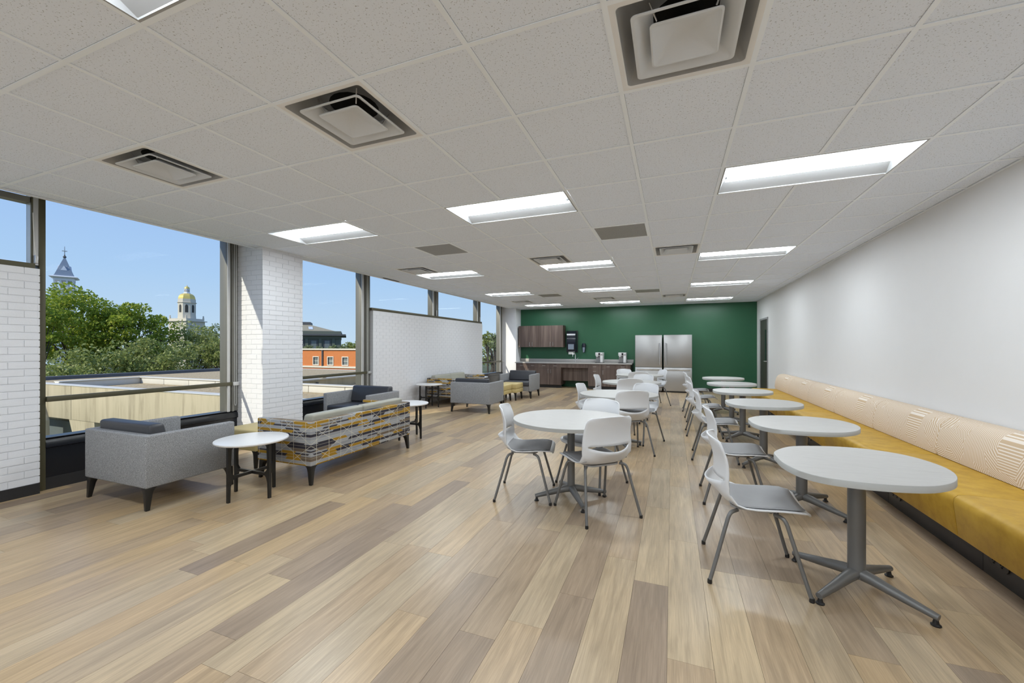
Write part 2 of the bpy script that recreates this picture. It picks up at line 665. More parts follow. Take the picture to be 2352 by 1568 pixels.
def pix(x, y, z):
    dx, dy, dz = x-CAMP[0], y-CAMP[1], z-CAMP[2]
    d = -syw*dx+cyw*dy
    if d < 0.15:
        return None
    return (1170.78+F*(cyw*dx+syw*dy)/d, 796.13-F*dz/d, d)


def in_view(x, y, z, m=250):
    p = pix(x, y, z)
    return p is not None and -m < p[0] < 2352+m and -m < p[1] < 1568+m


# ================================================================== ROOM SHELL
floor = struct('floor', MB().box(-5.0, XR+0.1, YB, YF+0.1, -0.25, -0.004), M['plenum'], label='light oak plank floor')
PW, PL = 0.19, 1.22
planks = []
rng = random.Random(11)
joint = {-1: 0.135, -7: -0.316, -8: 0.149, 5: 1.19, -2: 0.62, -6: 0.75}
dark = {(-1, 0.135-PL): 0.03, (-7, -0.316): 0.06, (-8, 0.149): 0.16, (-2, 0.62-PL): 0.07, (5, 1.19): 0.2, (-6, 0.75-PL): 0.85, (-7, -0.316-PL): 0.3}
for k in range(-27, 25):
    xa = -0.11+PW*(k+1)
    xb = xa+PW
    xa, xb = max(xa, -4.84), min(xb, XR)
    if xb-xa < 0.01:
        continue
    y = joint.get(k, rng.uniform(0, PL))
    y -= PL*math.ceil((y-YB)/PL)
    while y < YF:
        tone = rng.random()
        for (kk, yy), tv in dark.items():
            if kk == k and abs(yy-y) < 0.02:
                tone = tv
        ya, yb = max(y, YB), min(y+PL, YF)
        if yb-ya > 0.02:
            planks.append((xa, xb, ya, yb, tone))
        y += PL


def plank_size(p):
    xm, ym = (p[0]+p[1])/2, (p[2]+p[3])/2
    best = 0
    for yy in (p[2], ym, p[3]):
        q = pix(xm, yy, 0)
        if q and -60 < q[0] < 2412 and q[1] < 1640:
            best = max(best, 1.0/q[2])
    return best


planks.sort(key=plank_size, reverse=True)


def plank_mesh(name, ps):
    mb = MB()
    tones = []
    for xa, xb, ya, yb, tone in ps:
        g = 0.0006
        mb.box(xa+g, xb-g, ya+g, yb-g, -0.004, 0.0)
        tones += [tone]*8
    me = mb.mesh(name, M['floor'])
    a = me.attributes.new('tone', 'FLOAT', 'POINT')
    a.data.foreach_set('value', tones)
    return me


for p in planks[:300]:
    obj('plank', plank_mesh('plank', [p]), floor)
o = obj('distant_planks', plank_mesh('distant_planks', planks[300:]), floor)
o['kind'] = 'stuff'

# ceiling
ceil = struct('ceiling', MB().box(-4.48, XR, YB, YF, 2.87, 2.97), M['plenum'], label='white suspended tile ceiling')
LIGHTS = [(i, j) for j in (3, 8, 13, 18) for i in (-6, -2, 2)] + [(-6, -2), (-2, -2), (2, -2), (-6, -7), (-2, -7), (2, -7)]
VENTS = [(-5, 0), (-2, 0), (1, 0)] + [(i, j) for j in (7, 16) for i in (-6, -2, 1)]
RETURNS = [(0, 5), (-4, 5), (0, 14), (-4, 14)]
taken = set(VENTS) | set(RETURNS)
for i, j in LIGHTS:
    taken |= {(i, j), (i+1, j)}
tile_cache = {}
for j in range(-8, 21):
    for i in range(-8, 6):
        if (i, j) in taken:
            continue
        xa, xb = max(i*T, -4.455), min((i+1)*T, XR-0.012)
        ya, yb = max(j*T, YB+0.01), min((j+1)*T, YF-0.012)
        if xb-xa < 0.05 or yb-ya < 0.05:
            continue
        key = (round(xb-xa, 3), round(yb-ya, 3))
        if key not in tile_cache:
            a, b = (xb-xa)/2-0.0130, (yb-ya)/2-0.0130
            tile_cache[key] = MB().box(-a, a, -b, b, 0.0045, 0.02).mesh('ceiling_tile', M['tile'])
        obj('ceiling_tile', tile_cache[key], ceil, ((xa+xb)/2, (ya+yb)/2, H))
gw = 0.012
blocked = {}
for i, j in LIGHTS:
    blocked.setdefault(i+1, []).append((j*T, (j+1)*T))
for i in range(-7, 6):
    mb = MB()
    y = YB
    for ya, yb in sorted(blocked.get(i, [])):
        if ya-gw > y:
            mb.box(i*T-gw, i*T+gw, y, ya-gw, H-0.0005, H+0.0045)
        y = yb+gw
    mb.box(i*T-gw, i*T+gw, y, YF, H-0.0005, H+0.0045)
    mb.build('grid_runner', M['grid'], ceil)
for j in range(-7, 21):
    MB().box(-4.46, XR, j*T-gw, j*T+gw, H, H+0.0045).build('cross_tee', M['grid'], ceil)
MB().box(-4.48, -4.452, YB, YF, H-0.004, H+0.006).build('edge_angle', M['grid'], ceil)
MB().box(XR-0.02, XR, YB, YF, H-0.002, H+0.006).build('wall_angle', M['grid'], ceil)
MB().box(-4.48, XR, YF-0.02, YF, H-0.002, H+0.006).build('wall_angle', M['grid'], ceil)
struct('trim_1', MB().box(-4.50, -4.4801, YB, YF, H-0.004, 2.99), M['white_paint'], label='white edge of the ceiling along the windows')

# walls
struct('wall_right', MB().box(XR, XR+0.15, YB, YF+0.1, -0.2, 3.0), M['white_wall'], label='plain white wall behind the bench')
struct('wall_far', MB().box(-5.0, XR, YF, YF+0.13, -0.2, 3.0), M['green'], label='dark green accent wall')
struct('wall_back', MB().box(-5.0, XR+0.15, YB-0.15, YB, -0.2, 3.0), M['white_wall'], label='white wall behind the camera')
struct('wall_left_header', MB().box(-5.05, -4.50, YB, YF+0.1, 2.99, 4.08), M['bldg'], label='header above the window band')
struct('roof', MB().box(-5.62, XR+0.4, YB-0.4, YF+0.6, 4.08, 4.3).box(-5.90, -5.62, YB-6.0, -1.50, 4.08, 4.3).box(-5.62, XR+0.4, YB-6.0, YB-0.4, 4.08, 4.3), M['bldg'], label='flat roof slab with eave, widened by an unseen added strip that blocks sun')  # outer eave strip is added, unseen, to keep sun out of the high window
MB().box(1.45, XR, YF-0.012, YF, 0.0, 0.10).build('baseboard_far', M['black_base'])['kind'] = 'structure'
MB().box(XR-0.012, XR, 9.02, 10.85, 0.0, 0.10).build('baseboard_right', M['black_base'])['kind'] = 'structure'


# brick faces --------------------------------------------------------------
CH, BL, JT, JV = 0.0677, 0.2032, 0.0085, 0.0045
brick_cache = {}


def brick_face(parent, org, u, n, width, height, off=0.0, stuff_after=None, z0=0.0):
    """courses of single bricks, 5 mm proud of the mortar; u runs along the face, n points out of it"""
    u, n = Vector(u), Vector(n)
    org = Vector(org)
    rows = int(round(height/CH))
    todo = []
    r = random.Random(int(abs(org.x*100)+abs(org.y*37)))
    for k in range(rows):
        s = -off-(BL/2 if k % 2 else 0)
        while s < width:
            a, b = max(s, 0), min(s+BL, width)
            if b-a > 0.02:
                ja = JV/2 if a > 0 else 0
                jb = JV/2 if b < width else 0
                todo.append((a+ja, b-jb, z0+k*CH, r.uniform(-0.0008, 0.0008)))
            s += BL
    hh = CH-JT
    rest = MB()
    if stuff_after:
        todo.sort(key=lambda q: q[0])
    rot = Matrix((u, n, Vector((0, 0, 1)))).transposed().to_4x4()
    for q, (a, b, z, d) in enumerate(todo):
        if stuff_after and q >= stuff_after:
            p = [org+u*x+n*(y+d)+Vector((0, 0, z+zz)) for zz in (JT/2, JT/2+hh) for x, y in ((a, -0.01), (b, -0.01), (b, 0.0045), (a, 0.0045))]
            rest.add(p, [(0, 3, 2, 1), (4, 5, 6, 7), (0, 1, 5, 4), (1, 2, 6, 5), (2, 3, 7, 6), (3, 0, 4, 7)])
            continue
        key = round(b-a, 3)
        if key not in brick_cache:
            brick_cache[key] = MB().box(-key/2, key/2, -0.01, 0.0045, JT/2, JT/2+hh).mesh('brick', M['brick'])
        o = obj('brick', brick_cache[key], parent)
        o.matrix_local = Matrix.Translation(org+u*(a+b)/2+n*d+Vector((0, 0, z))) @ rot
    if stuff_after and rest.v:
        o = rest.build('distant_bricks', M['brick'], parent)
        o['kind'] = 'stuff'


BT = 2.12
w_near = struct('wall_left_near', MB().box(-4.98, XP-0.005, YB, 0.335, -0.1, BT), M['mortar'], label='low white painted brick wall beside the first window')
brick_face(w_near, (XP-0.005, 0.340, 0.10), (0, -1, 0), (1, 0, 0), 1.25, BT-0.10)
brick_face(w_near, (-4.90, 0.335, 0.10), (1, 0, 0), (0, 1, 0), 0.18, BT-0.10, off=0.05)
w_col = struct('wall_left_column', MB().box(-4.98, -4.305, 2.305, 2.945, -0.1, 2.99), M['mortar'], label='white painted brick column between two tall windows')
brick_face(w_col, (-4.305, 2.300, 0.0), (0, 1, 0), (1, 0, 0), 0.65, H+0.03)
brick_face(w_col, (-4.305-0.01, 2.305, 0.0), (-1, 0, 0), (0, -1, 0), 0.53, H+0.2, off=0.1)
w_mid = struct('wall_left_middle', MB().box(-4.98, XP-0.005, 5.02, 10.12, -0.1, BT), M['mortar'], label='long low white painted brick wall under the high windows')
brick_face(w_mid, (XP-0.005, 5.015, 0.0), (0, 1, 0), (1, 0, 0), 5.11, BT, stuff_after=240)
brick_face(w_mid, (XP-0.012, 5.02, 0.0), (-1, 0, 0), (0, -1, 0), 0.16, BT, off=0.08)
struct('wall_left_end', MB().box(-4.98, -4.28, 11.97, YF, -0.1, 2.99), M['brick'], label='white end pier where the windows meet the green wall')
MB().box(XP-0.006, XP+0.006, YB, 0.338, 0.0, 0.10).build('baseboard_left', M['black_base'])['kind'] = 'structure'


# windows ------------------------------------------------------------------
def mullion(win, y0, y1, z0, z1, strip=True):
    MB().box(-4.93, -4.79, y0, y1, z0, z1).build('mullion', M['alu'], win, 0.004)
    if strip:
        w = y1-y0
        MB().box(-4.79, -4.775, y0+0.005, y0+w*0.22, z0, z1).build('glazing_bead', M['alu_light'], win)
        MB().box(-4.79, -4.77, y0+w*0.40, y0+w*0.55, z0, z1).build('glazing_bead', M['alu'], win)


def pane(win, y0, y1, z0, z1):
    MB().box(XG-0.004, XG+0.004, y0, y1, z0, z1).build('glass_pane', M['glass'], win)


def cord(win, y, z0, z1, x=-4.755):
    MB().tube([(x, y-0.012, z1), (x, y-0.012, z0+0.03), (x, y-0.006, z0), (x, y+0.006, z0), (x, y+0.012, z0+0.03), (x, y+0.012, z1)], 0.0028, 5).build('blind_cord', M['cord'], win, smooth=60)


def rail(win, y0, y1):
    MB().box(-4.80, -4.765, y0, y1, 0.855, 0.905).build('guard_rail', M['alu_dark'], win, 0.003)
    MB().box(-4.80, -4.745, y1-0.075, y1+0.012, 0.855, 0.905).build('rail_bracket', M['alu_light'], win, 0.004)


def sill_panel(win, y0, y1):
    prof = [(-4.98, 0.12), (-4.805, 0.12), (-4.805, 0.40), (-4.785, 0.41), (-4.785, 0.455), (-4.80, 0.485), (-4.84, 0.50), (-4.98, 0.50)]
    mb = MB()
    mb.loft([[(x, y, z) for x, z in prof] for y in (y0, y1)], True, True)
    mb.build('sill_panel', M['black_panel'], win, smooth=35)
    MB().box(-4.84, -4.788, y0, y1, 0.5005, 0.507).build('sill_cap', M['sill_grey'], win)
    MB().box(-4.98, -4.798, y0, y1, -0.02, 0.118).build('base_strip', M['black_base'], win)


def window(n, label):
    w = empty('window_%d' % n, (0, 0, 0))
    return tag(w, label, None, None, 'structure')


ZT = 2.985
w1 = window(1, 'high window above the near brick wall')
pane(w1, YB, 0.31, 2.2, 2.95)
MB().box(-4.90, -4.80, YB, 0.31, 2.755, 2.81).build('sash_head', M['alu'], w1)
MB().box(-4.90, -4.735, YB, 0.315, BT+0.003, BT+0.055).build('sash_sill', M['alu_dark'], w1)
MB().box(-4.88, -4.80, 0.305, 0.36, BT+0.05, ZT).build('jamb', M['alu_light'], w1)
MB().box(-4.80, -4.785, 0.308, 0.318, BT+0.05, ZT).build('glazing_bead', M['alu_dark'], w1)
MB().box(-4.93, -4.79, 0.36, 0.405, 0.0, ZT).build('mullion', M['alu_dark'], w1, 0.003)
MB().box(-4.78, -4.74, 0.318, 0.338, BT+0.06, BT+0.14).build('crank_handle', M['alu_light'], w1, 0.004)
MB().tube([(-4.772, 0.312, 2.66), (-4.770, 0.318, 2.42), (-4.765, 0.326, 2.25)], 0.004, 5).build('blind_cord', M['cord'], w1)

w2 = window(2, 'tall window beside the grey armchair, view of towers and trees')
pane(w2, 0.40, 2.15, 0.505, 2.98)
sill_panel(w2, 0.405, 2.304)
mullion(w2, 2.145, 2.305, 0.50, ZT)
rail(w2, 0.405, 2.285)
cord(w2, 2.245, 0.58, 2.98)

w3 = window(3, 'tall window between the brick column and the long low brick wall')
pane(w3, 2.94, 4.77, 0.505, 2.98)
sill_panel(w3, 2.947, 5.01)
mullion(w3, 4.755, 5.01, 0.50, ZT)
rail(w3, 2.947, 4.99)
cord(w3, 4.90, 0.62, 2.98)

w4 = window(4, 'first high window above the long low brick wall')
pane(w4, 5.0, 7.33, 2.18, 2.98)
mullion(w4, 7.32, 7.61, BT+0.05, ZT)
MB().box(-4.76, -4.745, 7.44, 7.47, BT+0.06, BT+0.20).build('crank_handle', M['alu_light'], w4, 0.004)
MB().box(-4.95, -4.73, 4.99, 7.6, BT+0.003, BT+0.055).build('sash_sill', M['alu_dark'], w4, 0.004)
w5 = window(5, 'second high window above the long low brick wall')
pane(w5, 7.60, 9.9, 2.18, 2.98)
mullion(w5, 9.885, 10.14, BT+0.05, ZT)
MB().box(-4.76, -4.745, 10.0, 10.03, BT+0.06, BT+0.20).build('crank_handle', M['alu_light'], w5, 0.004)
MB().box(-4.95, -4.73, 7.601, 10.12, BT+0.003, BT+0.055).build('sash_sill', M['alu_dark'], w5, 0.004)
w6 = window(6, 'narrow tall window next to the end pier by the green wall')
pane(w6, 10.13, 11.72, 0.505, 2.98)
sill_panel(w6, 10.13, 11.965)
mullion(w6, 11.70, 11.965, 0.50, ZT)
rail(w6, 10.13, 11.95)
cord(w6, 11.85, 0.8, 2.98)

# door ---------------------------------------------------------------------
d1 = tag(empty('door_1', (0, 0, 0)), 'dark grey door with a narrow glass slot in the white wall', None, None, 'structure')
DY0, DY1, DZ = 10.98, 11.93, 2.13
fr = MB()
fr.box(XR-0.02, XR+0.05, DY0-0.05, DY0, 0, DZ+0.05)
fr.box(XR-0.02, XR+0.05, DY1, DY1+0.05, 0, DZ+0.05)
fr.box(XR-0.02, XR+0.05, DY0, DY1, DZ, DZ+0.05)
fr.build('door_frame', M['door_frame'], d1, 0.003)
MB().box(XR-0.006, XR+0.03, DY0+0.003, DY1-0.003, 0.01, DZ-0.003).build('door_leaf', M['door'], d1, 0.002)
MB().box(XR-0.010, XR+0.0, DY0+0.16, DY0+0.32, 1.02, 1.85).build('glass_slot', M['display'], d1)
mb = MB()
mb.tube([(XR-0.006, DY0+0.07, 1.0), (XR-0.06, DY0+0.07, 1.0), (XR-0.06, DY0+0.20, 1.0)], 0.010, 8)
mb.build('lever_handle', M['nickel'], d1, smooth=40)
for z in (0.25, 1.07, 1.85):
    MB().box(XR-0.025, XR-0.003, DY1-0.02, DY1+0.02, z-0.06, z+0.06).build('hinge', M['door_frame'], d1)


# ================================================================== CEILING FITTINGS
def light_proto():
    t = empty('ceiling_light')
    hx, hy, dp = 2*T/2-0.011, T/2-0.011, 0.058
    lp = [rsq(hx, hy, 0.0, 0.002, 1), rsq(hx-0.012, hy-0.012, -0.001, 0.002, 1), rsq(hx-0.014, hy-0.014, 0.006, 0.002, 1),
          rsq(hx-0.030, 0.175, dp*0.72, 0.002, 1), rsq(hx-0.045, 0.112, dp, 0.002, 1)]
    mb = MB().loft(lp)
    mb.box(-hx, hx, -hy, hy, dp+0.03, dp+0.035)
    for s in (-1, 1):
        mb.box(-hx, hx, min(s*hy, s*(hy-0.003)), max(s*hy, s*(hy-0.003)), 0.0, dp+0.03)
    mb.build('housing', M['reflector'], t, smooth=30)
    mb = MB()
    P = []
    for a in range(9):
        y = -0.112+0.224*a/8
        z = dp-0.048*math.sqrt(max(0, 1-(y/0.114)**2))
        P.append([(-hx+0.046, y, z), (hx-0.046, y, z)])
    mb.grid(P)
    mb.build('diffuser', M['lens'], t, smooth=60)
    return t


def vent_proto():
    t = empty('ceiling_diffuser')
    h = T/2-0.011
    MB().loft([rsq(h, h, 0.0, 0.003), rsq(h-0.020, h-0.020, -0.003, 0.02), rsq(h-0.027, h-0.027, 0.003, 0.02)]).build('frame', M['white_paint'], t, smooth=50)
    MB().loft([rsq(h-0.027, h-0.027, 0.003, 0.02), rsq(h-0.052, h-0.052, 0.05, 0.03), rsq(h-0.10, h-0.10, 0.088, 0.03), [(0.14*math.cos(2*PI*(k+2.5)/20), 0.14*math.sin(2*PI*(k+2.5)/20), 0.092) for k in range(20)]]).build('back_pan', M['vent_grey'], t, smooth=50)
    mb = MB().lathe([(0.141, 0.093), (0.141, 0.118), (0.0, 0.119)], 20)
    mb.build('duct_opening', M['duct'], t)
    mb = MB().loft([rsq(0.128, 0.128, 0.050, 0.02), rsq(0.196, 0.196, -0.004, 0.02), rsq(0.204, 0.204, -0.010, 0.02), rsq(0.214, 0.214, -0.008, 0.022), rsq(0.214, 0.214, -0.004, 0.022), rsq(0.130, 0.130, 0.056, 0.022)])
    mb.build('cone', M['vent_white'], t, smooth=50)
    disc = [(0.045*math.cos(2*PI*(k+2.5)/20), 0.045*math.sin(2*PI*(k+2.5)/20), 0.046) for k in range(20)]
    mb = MB().loft([rsq(0.004, 0.004, 0.049, 0.001), disc, rsq(0.126, 0.126, -0.006, 0.015), rsq(0.134, 0.134, -0.012, 0.018), rsq(0.142, 0.142, -0.010, 0.02), rsq(0.142, 0.142, -0.006, 0.02), rsq(0.06, 0.06, 0.056, 0.02)], True, True)
    mb.build('centre_plate', M['vent_white'], t, smooth=40)
    for a in range(4):
        c, s = math.cos(a*PI/2+PI/4), math.sin(a*PI/2+PI/4)
        MB().tube([(c*0.16, s*0.16, 0.02), (c*0.20, s*0.20, 0.085)], 0.004, 5).build('hanger', M['nickel'], t)
    return t


def return_proto():
    t = empty('return_grille')
    h = T/2-0.011
    MB().loft([rsq(h, h, 0.0, 0.003, 1), rsq(h-0.018, h-0.018, -0.002, 0.003, 1), rsq(h-0.018, h-0.018, 0.003, 0.003, 1)]).build('frame', M['grid'], t)
    MB().box(-h+0.017, h-0.017, -h+0.017, h-0.017, 0.002, 0.005).build('perforated_plate', M['perf'], t)
    return t


rowname = {-7: 'second row behind the camera', -2: 'row just overhead the camera', 3: 'first full row of lights', 8: 'second full row of lights', 13: 'third full row of lights', 18: 'last row of lights before the green wall'}
colname = {-6: 'window side', -2: 'middle', 2: 'bench side'}
lp = light_proto()
for q, (i, j) in enumerate(LIGHTS):
    o = lp if q == 0 else copy_tree(lp)
    o.location = ((i+1)*T, (j+0.5)*T, H)
    tag(o, 'recessed rectangular ceiling light, %s, %s' % (colname[i], rowname[j]), 'ceiling light', 'recessed ceiling lights')
vp = vent_proto()
vrow = {0: 'in the row close overhead', 7: 'just before the second full row of lights', 16: 'in the last row toward the green wall'}
for q, (i, j) in enumerate(VENTS):
    o = vp if q == 0 else copy_tree(vp)
    o.location = ((i+0.5)*T, (j+0.5)*T, H)
    side = 'window side' if i < -3 else ('middle' if i < 0 else 'bench side')
    tag(o, 'square white air diffuser, %s, %s' % (side, vrow[j]), 'air vent', 'square ceiling diffusers')
rg = return_proto()
for q, (i, j) in enumerate(RETURNS):
    o = rg if q == 0 else copy_tree(rg)
    o.location = ((i+0.5)*T, (j+0.5)*T, H)
    tag(o, 'grey perforated ceiling grille, %s, %s' % ('window side' if i < 0 else 'above the round tables', 'beyond the first row of lights' if j == 5 else 'beyond the third row of lights'), 'air vent', 'perforated return grilles')
tag(MB().box(-4.435, -4.405, 4.95, 5.45, H-0.003, H+0.003).build('slot_diffuser', M['duct']), 'thin dark slot in the ceiling edge above the window', 'air vent')

# ================================================================== KITCHEN WALL
CF = 11.85


def pull(parent, x, z, horizontal, ln=0.10, y=CF-0.02):
    y -= 0.001
    if horizontal:
        pts = [(x-ln/2, y, z), (x-ln/2, y-0.028, z), (x+ln/2, y-0.028, z), (x+ln/2, y, z)]
    else:
        pts = [(x, y, z-ln/2), (x, y-0.028, z-ln/2), (x, y-0.028, z+ln/2), (x, y, z+ln/2)]
    return MB().tube(pts, 0.0055, 6).build('handle', M['nickel'], parent)


def front(name, parent, x0, x1, z0, z1, y=CF, th=0.02):
    return MB().box(x0+0.002, x1-0.002, y-th, y-0.001, z0+0.002, z1-0.002).build(name, M['wood'], parent, 0.0012, 1)


def base_unit(x0, x1, label, kind):
    t = tag(empty('base_cabinet'), label, 'cabinet', 'kitchen base cabinets')
    MB().box(x0+0.001, x1-0.001, CF, YF-0.002, 0.10, 0.818).build('carcass', M['wood'], t)
    MB().box(x0+0.001, x1-0.001, CF+0.07, CF+0.09, 0.0, 0.099).build('toe_kick', M['black_base'], t)
    xm = (x0+x1)/2
    if kind == 'double':
        for a, b, hx in ((x0, xm, -1), (xm, x1, 1)):
            d = front('drawer', t, a, b, 0.665, 0.815)
            pull(d, (a+b)/2, 0.745, True)
            d = front('door', t, a, b, 0.105, 0.665)
            pull(d, xm+hx*0.045, 0.56, False, 0.13)
    elif kind == 'stack':
        for z0, z1 in ((0.665, 0.815), (0.51, 0.665), (0.105, 0.51)):
            d = front('drawer', t, x0, x1, z0, z1)
            pull(d, xm, z1-0.075, True)
    else:
        d = front('drawer', t, x0, x1, 0.665, 0.815)
        pull(d, xm, 0.745, True)
        d = front('door', t, x0, x1, 0.105, 0.665)
        pull(d, x0+0.05, 0.56, False, 0.13)


base_unit(-4.225, -3.405, 'walnut base cabinet nearest the end pier, two drawers over two doors', 'double')
base_unit(-3.404, -2.616, 'walnut base cabinet beside the open knee space, two drawers over two doors', 'double')
t = tag(empty('sink_cabinet'), 'walnut apron and set-back panel of the open knee space under the sink', 'cabinet')
MB().box(-2.613, -1.707, CF-0.019, CF+0.0, 0.69, 0.815).build('apron', M['wood'], t)
MB().box(-2.613, -1.707, CF+0.22, CF+0.24, 0.24, 0.815).build('modesty_panel', M['wood'], t)
base_unit(-1.704, -1.269, 'walnut base cabinet with a stack of three drawers', 'stack')
base_unit(-1.268, -0.836, 'walnut base cabinet with one drawer and door next to the drawer stack', 'single')
base_unit(-0.835, -0.36, 'walnut base cabinet at the end by the refrigerators', 'single')
t = tag(empty('countertop'), 'long grey laminate countertop with low backsplash', 'countertop')
MB().box(-4.27, -0.32, CF-0.035, YF-0.003, 0.82, 0.86).build('worktop', M['counter'], t, 0.004)
MB().box(-4.27, -0.32, YF-0.023, YF-0.003, 0.861, 0.965).build('backsplash', M['counter'], t, 0.003)

UF = 12.12


def upper_unit(x0, x1, label, filler=0.0):
    t = tag(empty('wall_cabinet'), label, 'cabinet', 'kitchen wall cabinets')
    MB().box(x0, x1, UF, YF-0.002, 1.376, 2.128).build('carcass', M['wood'], t)
    if filler:
        MB().box(x0, x0+filler, UF-0.018, UF-0.001, 1.376, 2.128).build('filler_strip', M['wood'], t)
    a0 = x0+filler
    xm = (a0+x1)/2
    for a, b, s in ((a0, xm, -1), (xm, x1, 1)):
        d = front('door', t, a, b, 1.376, 2.128, UF)
        pull(d, xm+s*0.05, 1.48, False, 0.13, UF-0.02)


upper_unit(-4.225, -3.406, 'walnut wall cabinet close to the end pier', 0.11)
upper_unit(-3.405, -2.612, 'walnut wall cabinet beside the black towel dispenser')

# towel dispenser, soap dispenser, tap, two hot drink machines
t = tag(empty('towel_dispenser', (-2.37, YF, 0)), 'black paper towel dispenser on the green wall', 'towel dispenser')
MB().box(-0.20, 0.20, -0.045, -0.001, 1.20, 1.95).build('back_plate', M['black_plastic'], t, 0.03, 3)
mb = MB().loft([[(x*w, y, z) for x, y in ((-1, -0.04), (-0.85, -d), (0.85, -d), (1, -0.04))] for z, w, d in ((1.22, 0.17, 0.13), (1.35, 0.185, 0.19), (1.6, 0.18, 0.21), (1.85, 0.175, 0.19), (1.93, 0.16, 0.10))], True, True)
mb.build('cover', M['smoke'], t, smooth=50)
MB().box(-0.10, 0.10, -0.215, -0.205, 1.30, 1.48).build('window_band', M['smoke_clear'], t)
MB().box(-0.11, 0.11, -0.11, -0.105, 1.13, 1.225).build('paper_sheet', M['paper'], t)
t = tag(empty('soap_dispenser', (-1.955, YF, 0)), 'small dark oval soap dispenser on the green wall', 'soap dispenser')
mb = MB().loft([[(w*math.cos(2*PI*k/14), -0.05+0.05*math.sin(2*PI*k/14)*min(1, w/0.05), z) for k in range(14)] for z, w in ((1.19, 0.035), (1.25, 0.055), (1.36, 0.07), (1.45, 0.075), (1.51, 0.045))], True, True)
mb.build('housing', M['smoke'], t, smooth=60)
mb = MB().loft([[(w*math.cos(2*PI*k/12), -0.075+0.045*math.sin(2*PI*k/12), z) for k in range(12)] for z, w in ((1.20, 0.028), (1.28, 0.042), (1.37, 0.046))], True, True)
mb.build('soap_window', M['smoke_clear'], t, smooth=60)
t = tag(empty('sink_tap', (-2.22, 12.28, 0.86)), 'chrome tap with tall spout standing on the counter', 'tap')
MB().lathe([(0.028, 0.0005), (0.028, 0.02), (0.018, 0.03), (0.017, 0.20), (0.015, 0.26)], 14).build('body', M['chrome'], t, smooth=40)
MB().tube([(0, 0, 0.24), (-0.005, -0.02, 0.30), (-0.03, -0.10, 0.33), (-0.05, -0.16, 0.30), (-0.055, -0.18, 0.20)], [0.015, 0.014, 0.013, 0.014, 0.016], 10).build('spout', M['chrome'], t, smooth=60)
MB().tube([(0.015, 0, 0.10), (0.06, -0.01, 0.11), (0.10, -0.015, 0.16)], [0.012, 0.009, 0.006], 8).build('lever', M['chrome'], t, smooth=60)


def drink_machine(x, label):
    t = tag(empty('drink_machine', (x, 12.16, 0.861)), label, 'drink machine', 'drink machines on the counter')
    mb = MB()
    mb.box(-0.12, 0.12, 0.0, 0.18, 0.012, 0.34)
    mb.box(-0.12, 0.12, -0.15, -0.0005, 0.235, 0.34)
    mb.box(0.035, 0.12, -0.15, -0.0005, 0.012, 0.2345)
    mb.build('housing', M['machine'], t, 0.006)
    MB().box(-0.119, 0.034, -0.012, -0.001, 0.02, 0.234).build('bay_back', M['machine_grey'], t)
    MB().box(-0.125, 0.125, -0.16, 0.18, 0.0, 0.0115).build('drip_tray', M['black_plastic'], t)
    MB().box(-0.02, 0.035, -0.156, -0.1505, 0.255, 0.325).build('display', M['display'], t)
    MB().box(0.055, 0.105, -0.156, -0.1505, 0.265, 0.29).build('button_strip', M['machine_grey'], t)
    MB().box(-0.10, -0.04, -0.15, -0.08, 0.20, 0.234).build('spout_block', M['machine'], t, 0.004)


drink_machine(-1.375, 'white countertop drink machine nearer the sink tap')
drink_machine(-0.635, 'white countertop drink machine nearer the refrigerators')


def fridge(x0, x1, hs, label):
    t = tag(empty('refrigerator', ((x0+x1)/2, 0, 0)), label, 'refrigerator', 'stainless refrigerators')
    w = (x1-x0)/2
    MB().box(-w+0.01, w-0.01, 11.83, YF-0.03, 0.03, 1.735).build('cabinet_body', M['machine_grey'], t)
    d = MB().box(-w, w, 11.76, 11.828, 0.765, 1.75).build('fridge_door', M['steel'], t, 0.006)
    hx = hs*(w-0.065)
    MB().tube([(hx, 11.759, 0.83), (hx, 11.70, 0.83), (hx, 11.70, 1.50), (hx, 11.759, 1.50)], 0.013, 8).build('handle', M['chrome'], d)
    d = MB().box(-w, w, 11.76, 11.828, 0.045, 0.755).build('freezer_drawer', M['steel'], t, 0.006)
    MB().tube([(-w+0.05, 11.759, 0.69), (-w+0.05, 11.70, 0.69), (w-0.05, 11.70, 0.69), (w-0.05, 11.759, 0.69)], 0.014, 8).build('handle', M['chrome'], d)
    MB().box(-w+0.01, w-0.01, 11.80, 11.83, 0.0, 0.044).build('toe_grille', M['black_plastic'], t)
    for z in (0.85, 1.48):
        mb = MB()
        mb.lathe([(0.006, 0), (0.006, 0.002)], 8)
        q = mb.build('screw_cap', M['nickel'], d)
        q.location = (-hs*(w-0.055), 11.7585, z)
        q.rotation_euler = (PI/2, 0, 0)


fridge(-0.212, 0.575, 1, 'stainless steel refrigerator standing beside the countertop')
fridge(0.622, 1.415, -1, 'stainless steel refrigerator with bare green wall beside it')


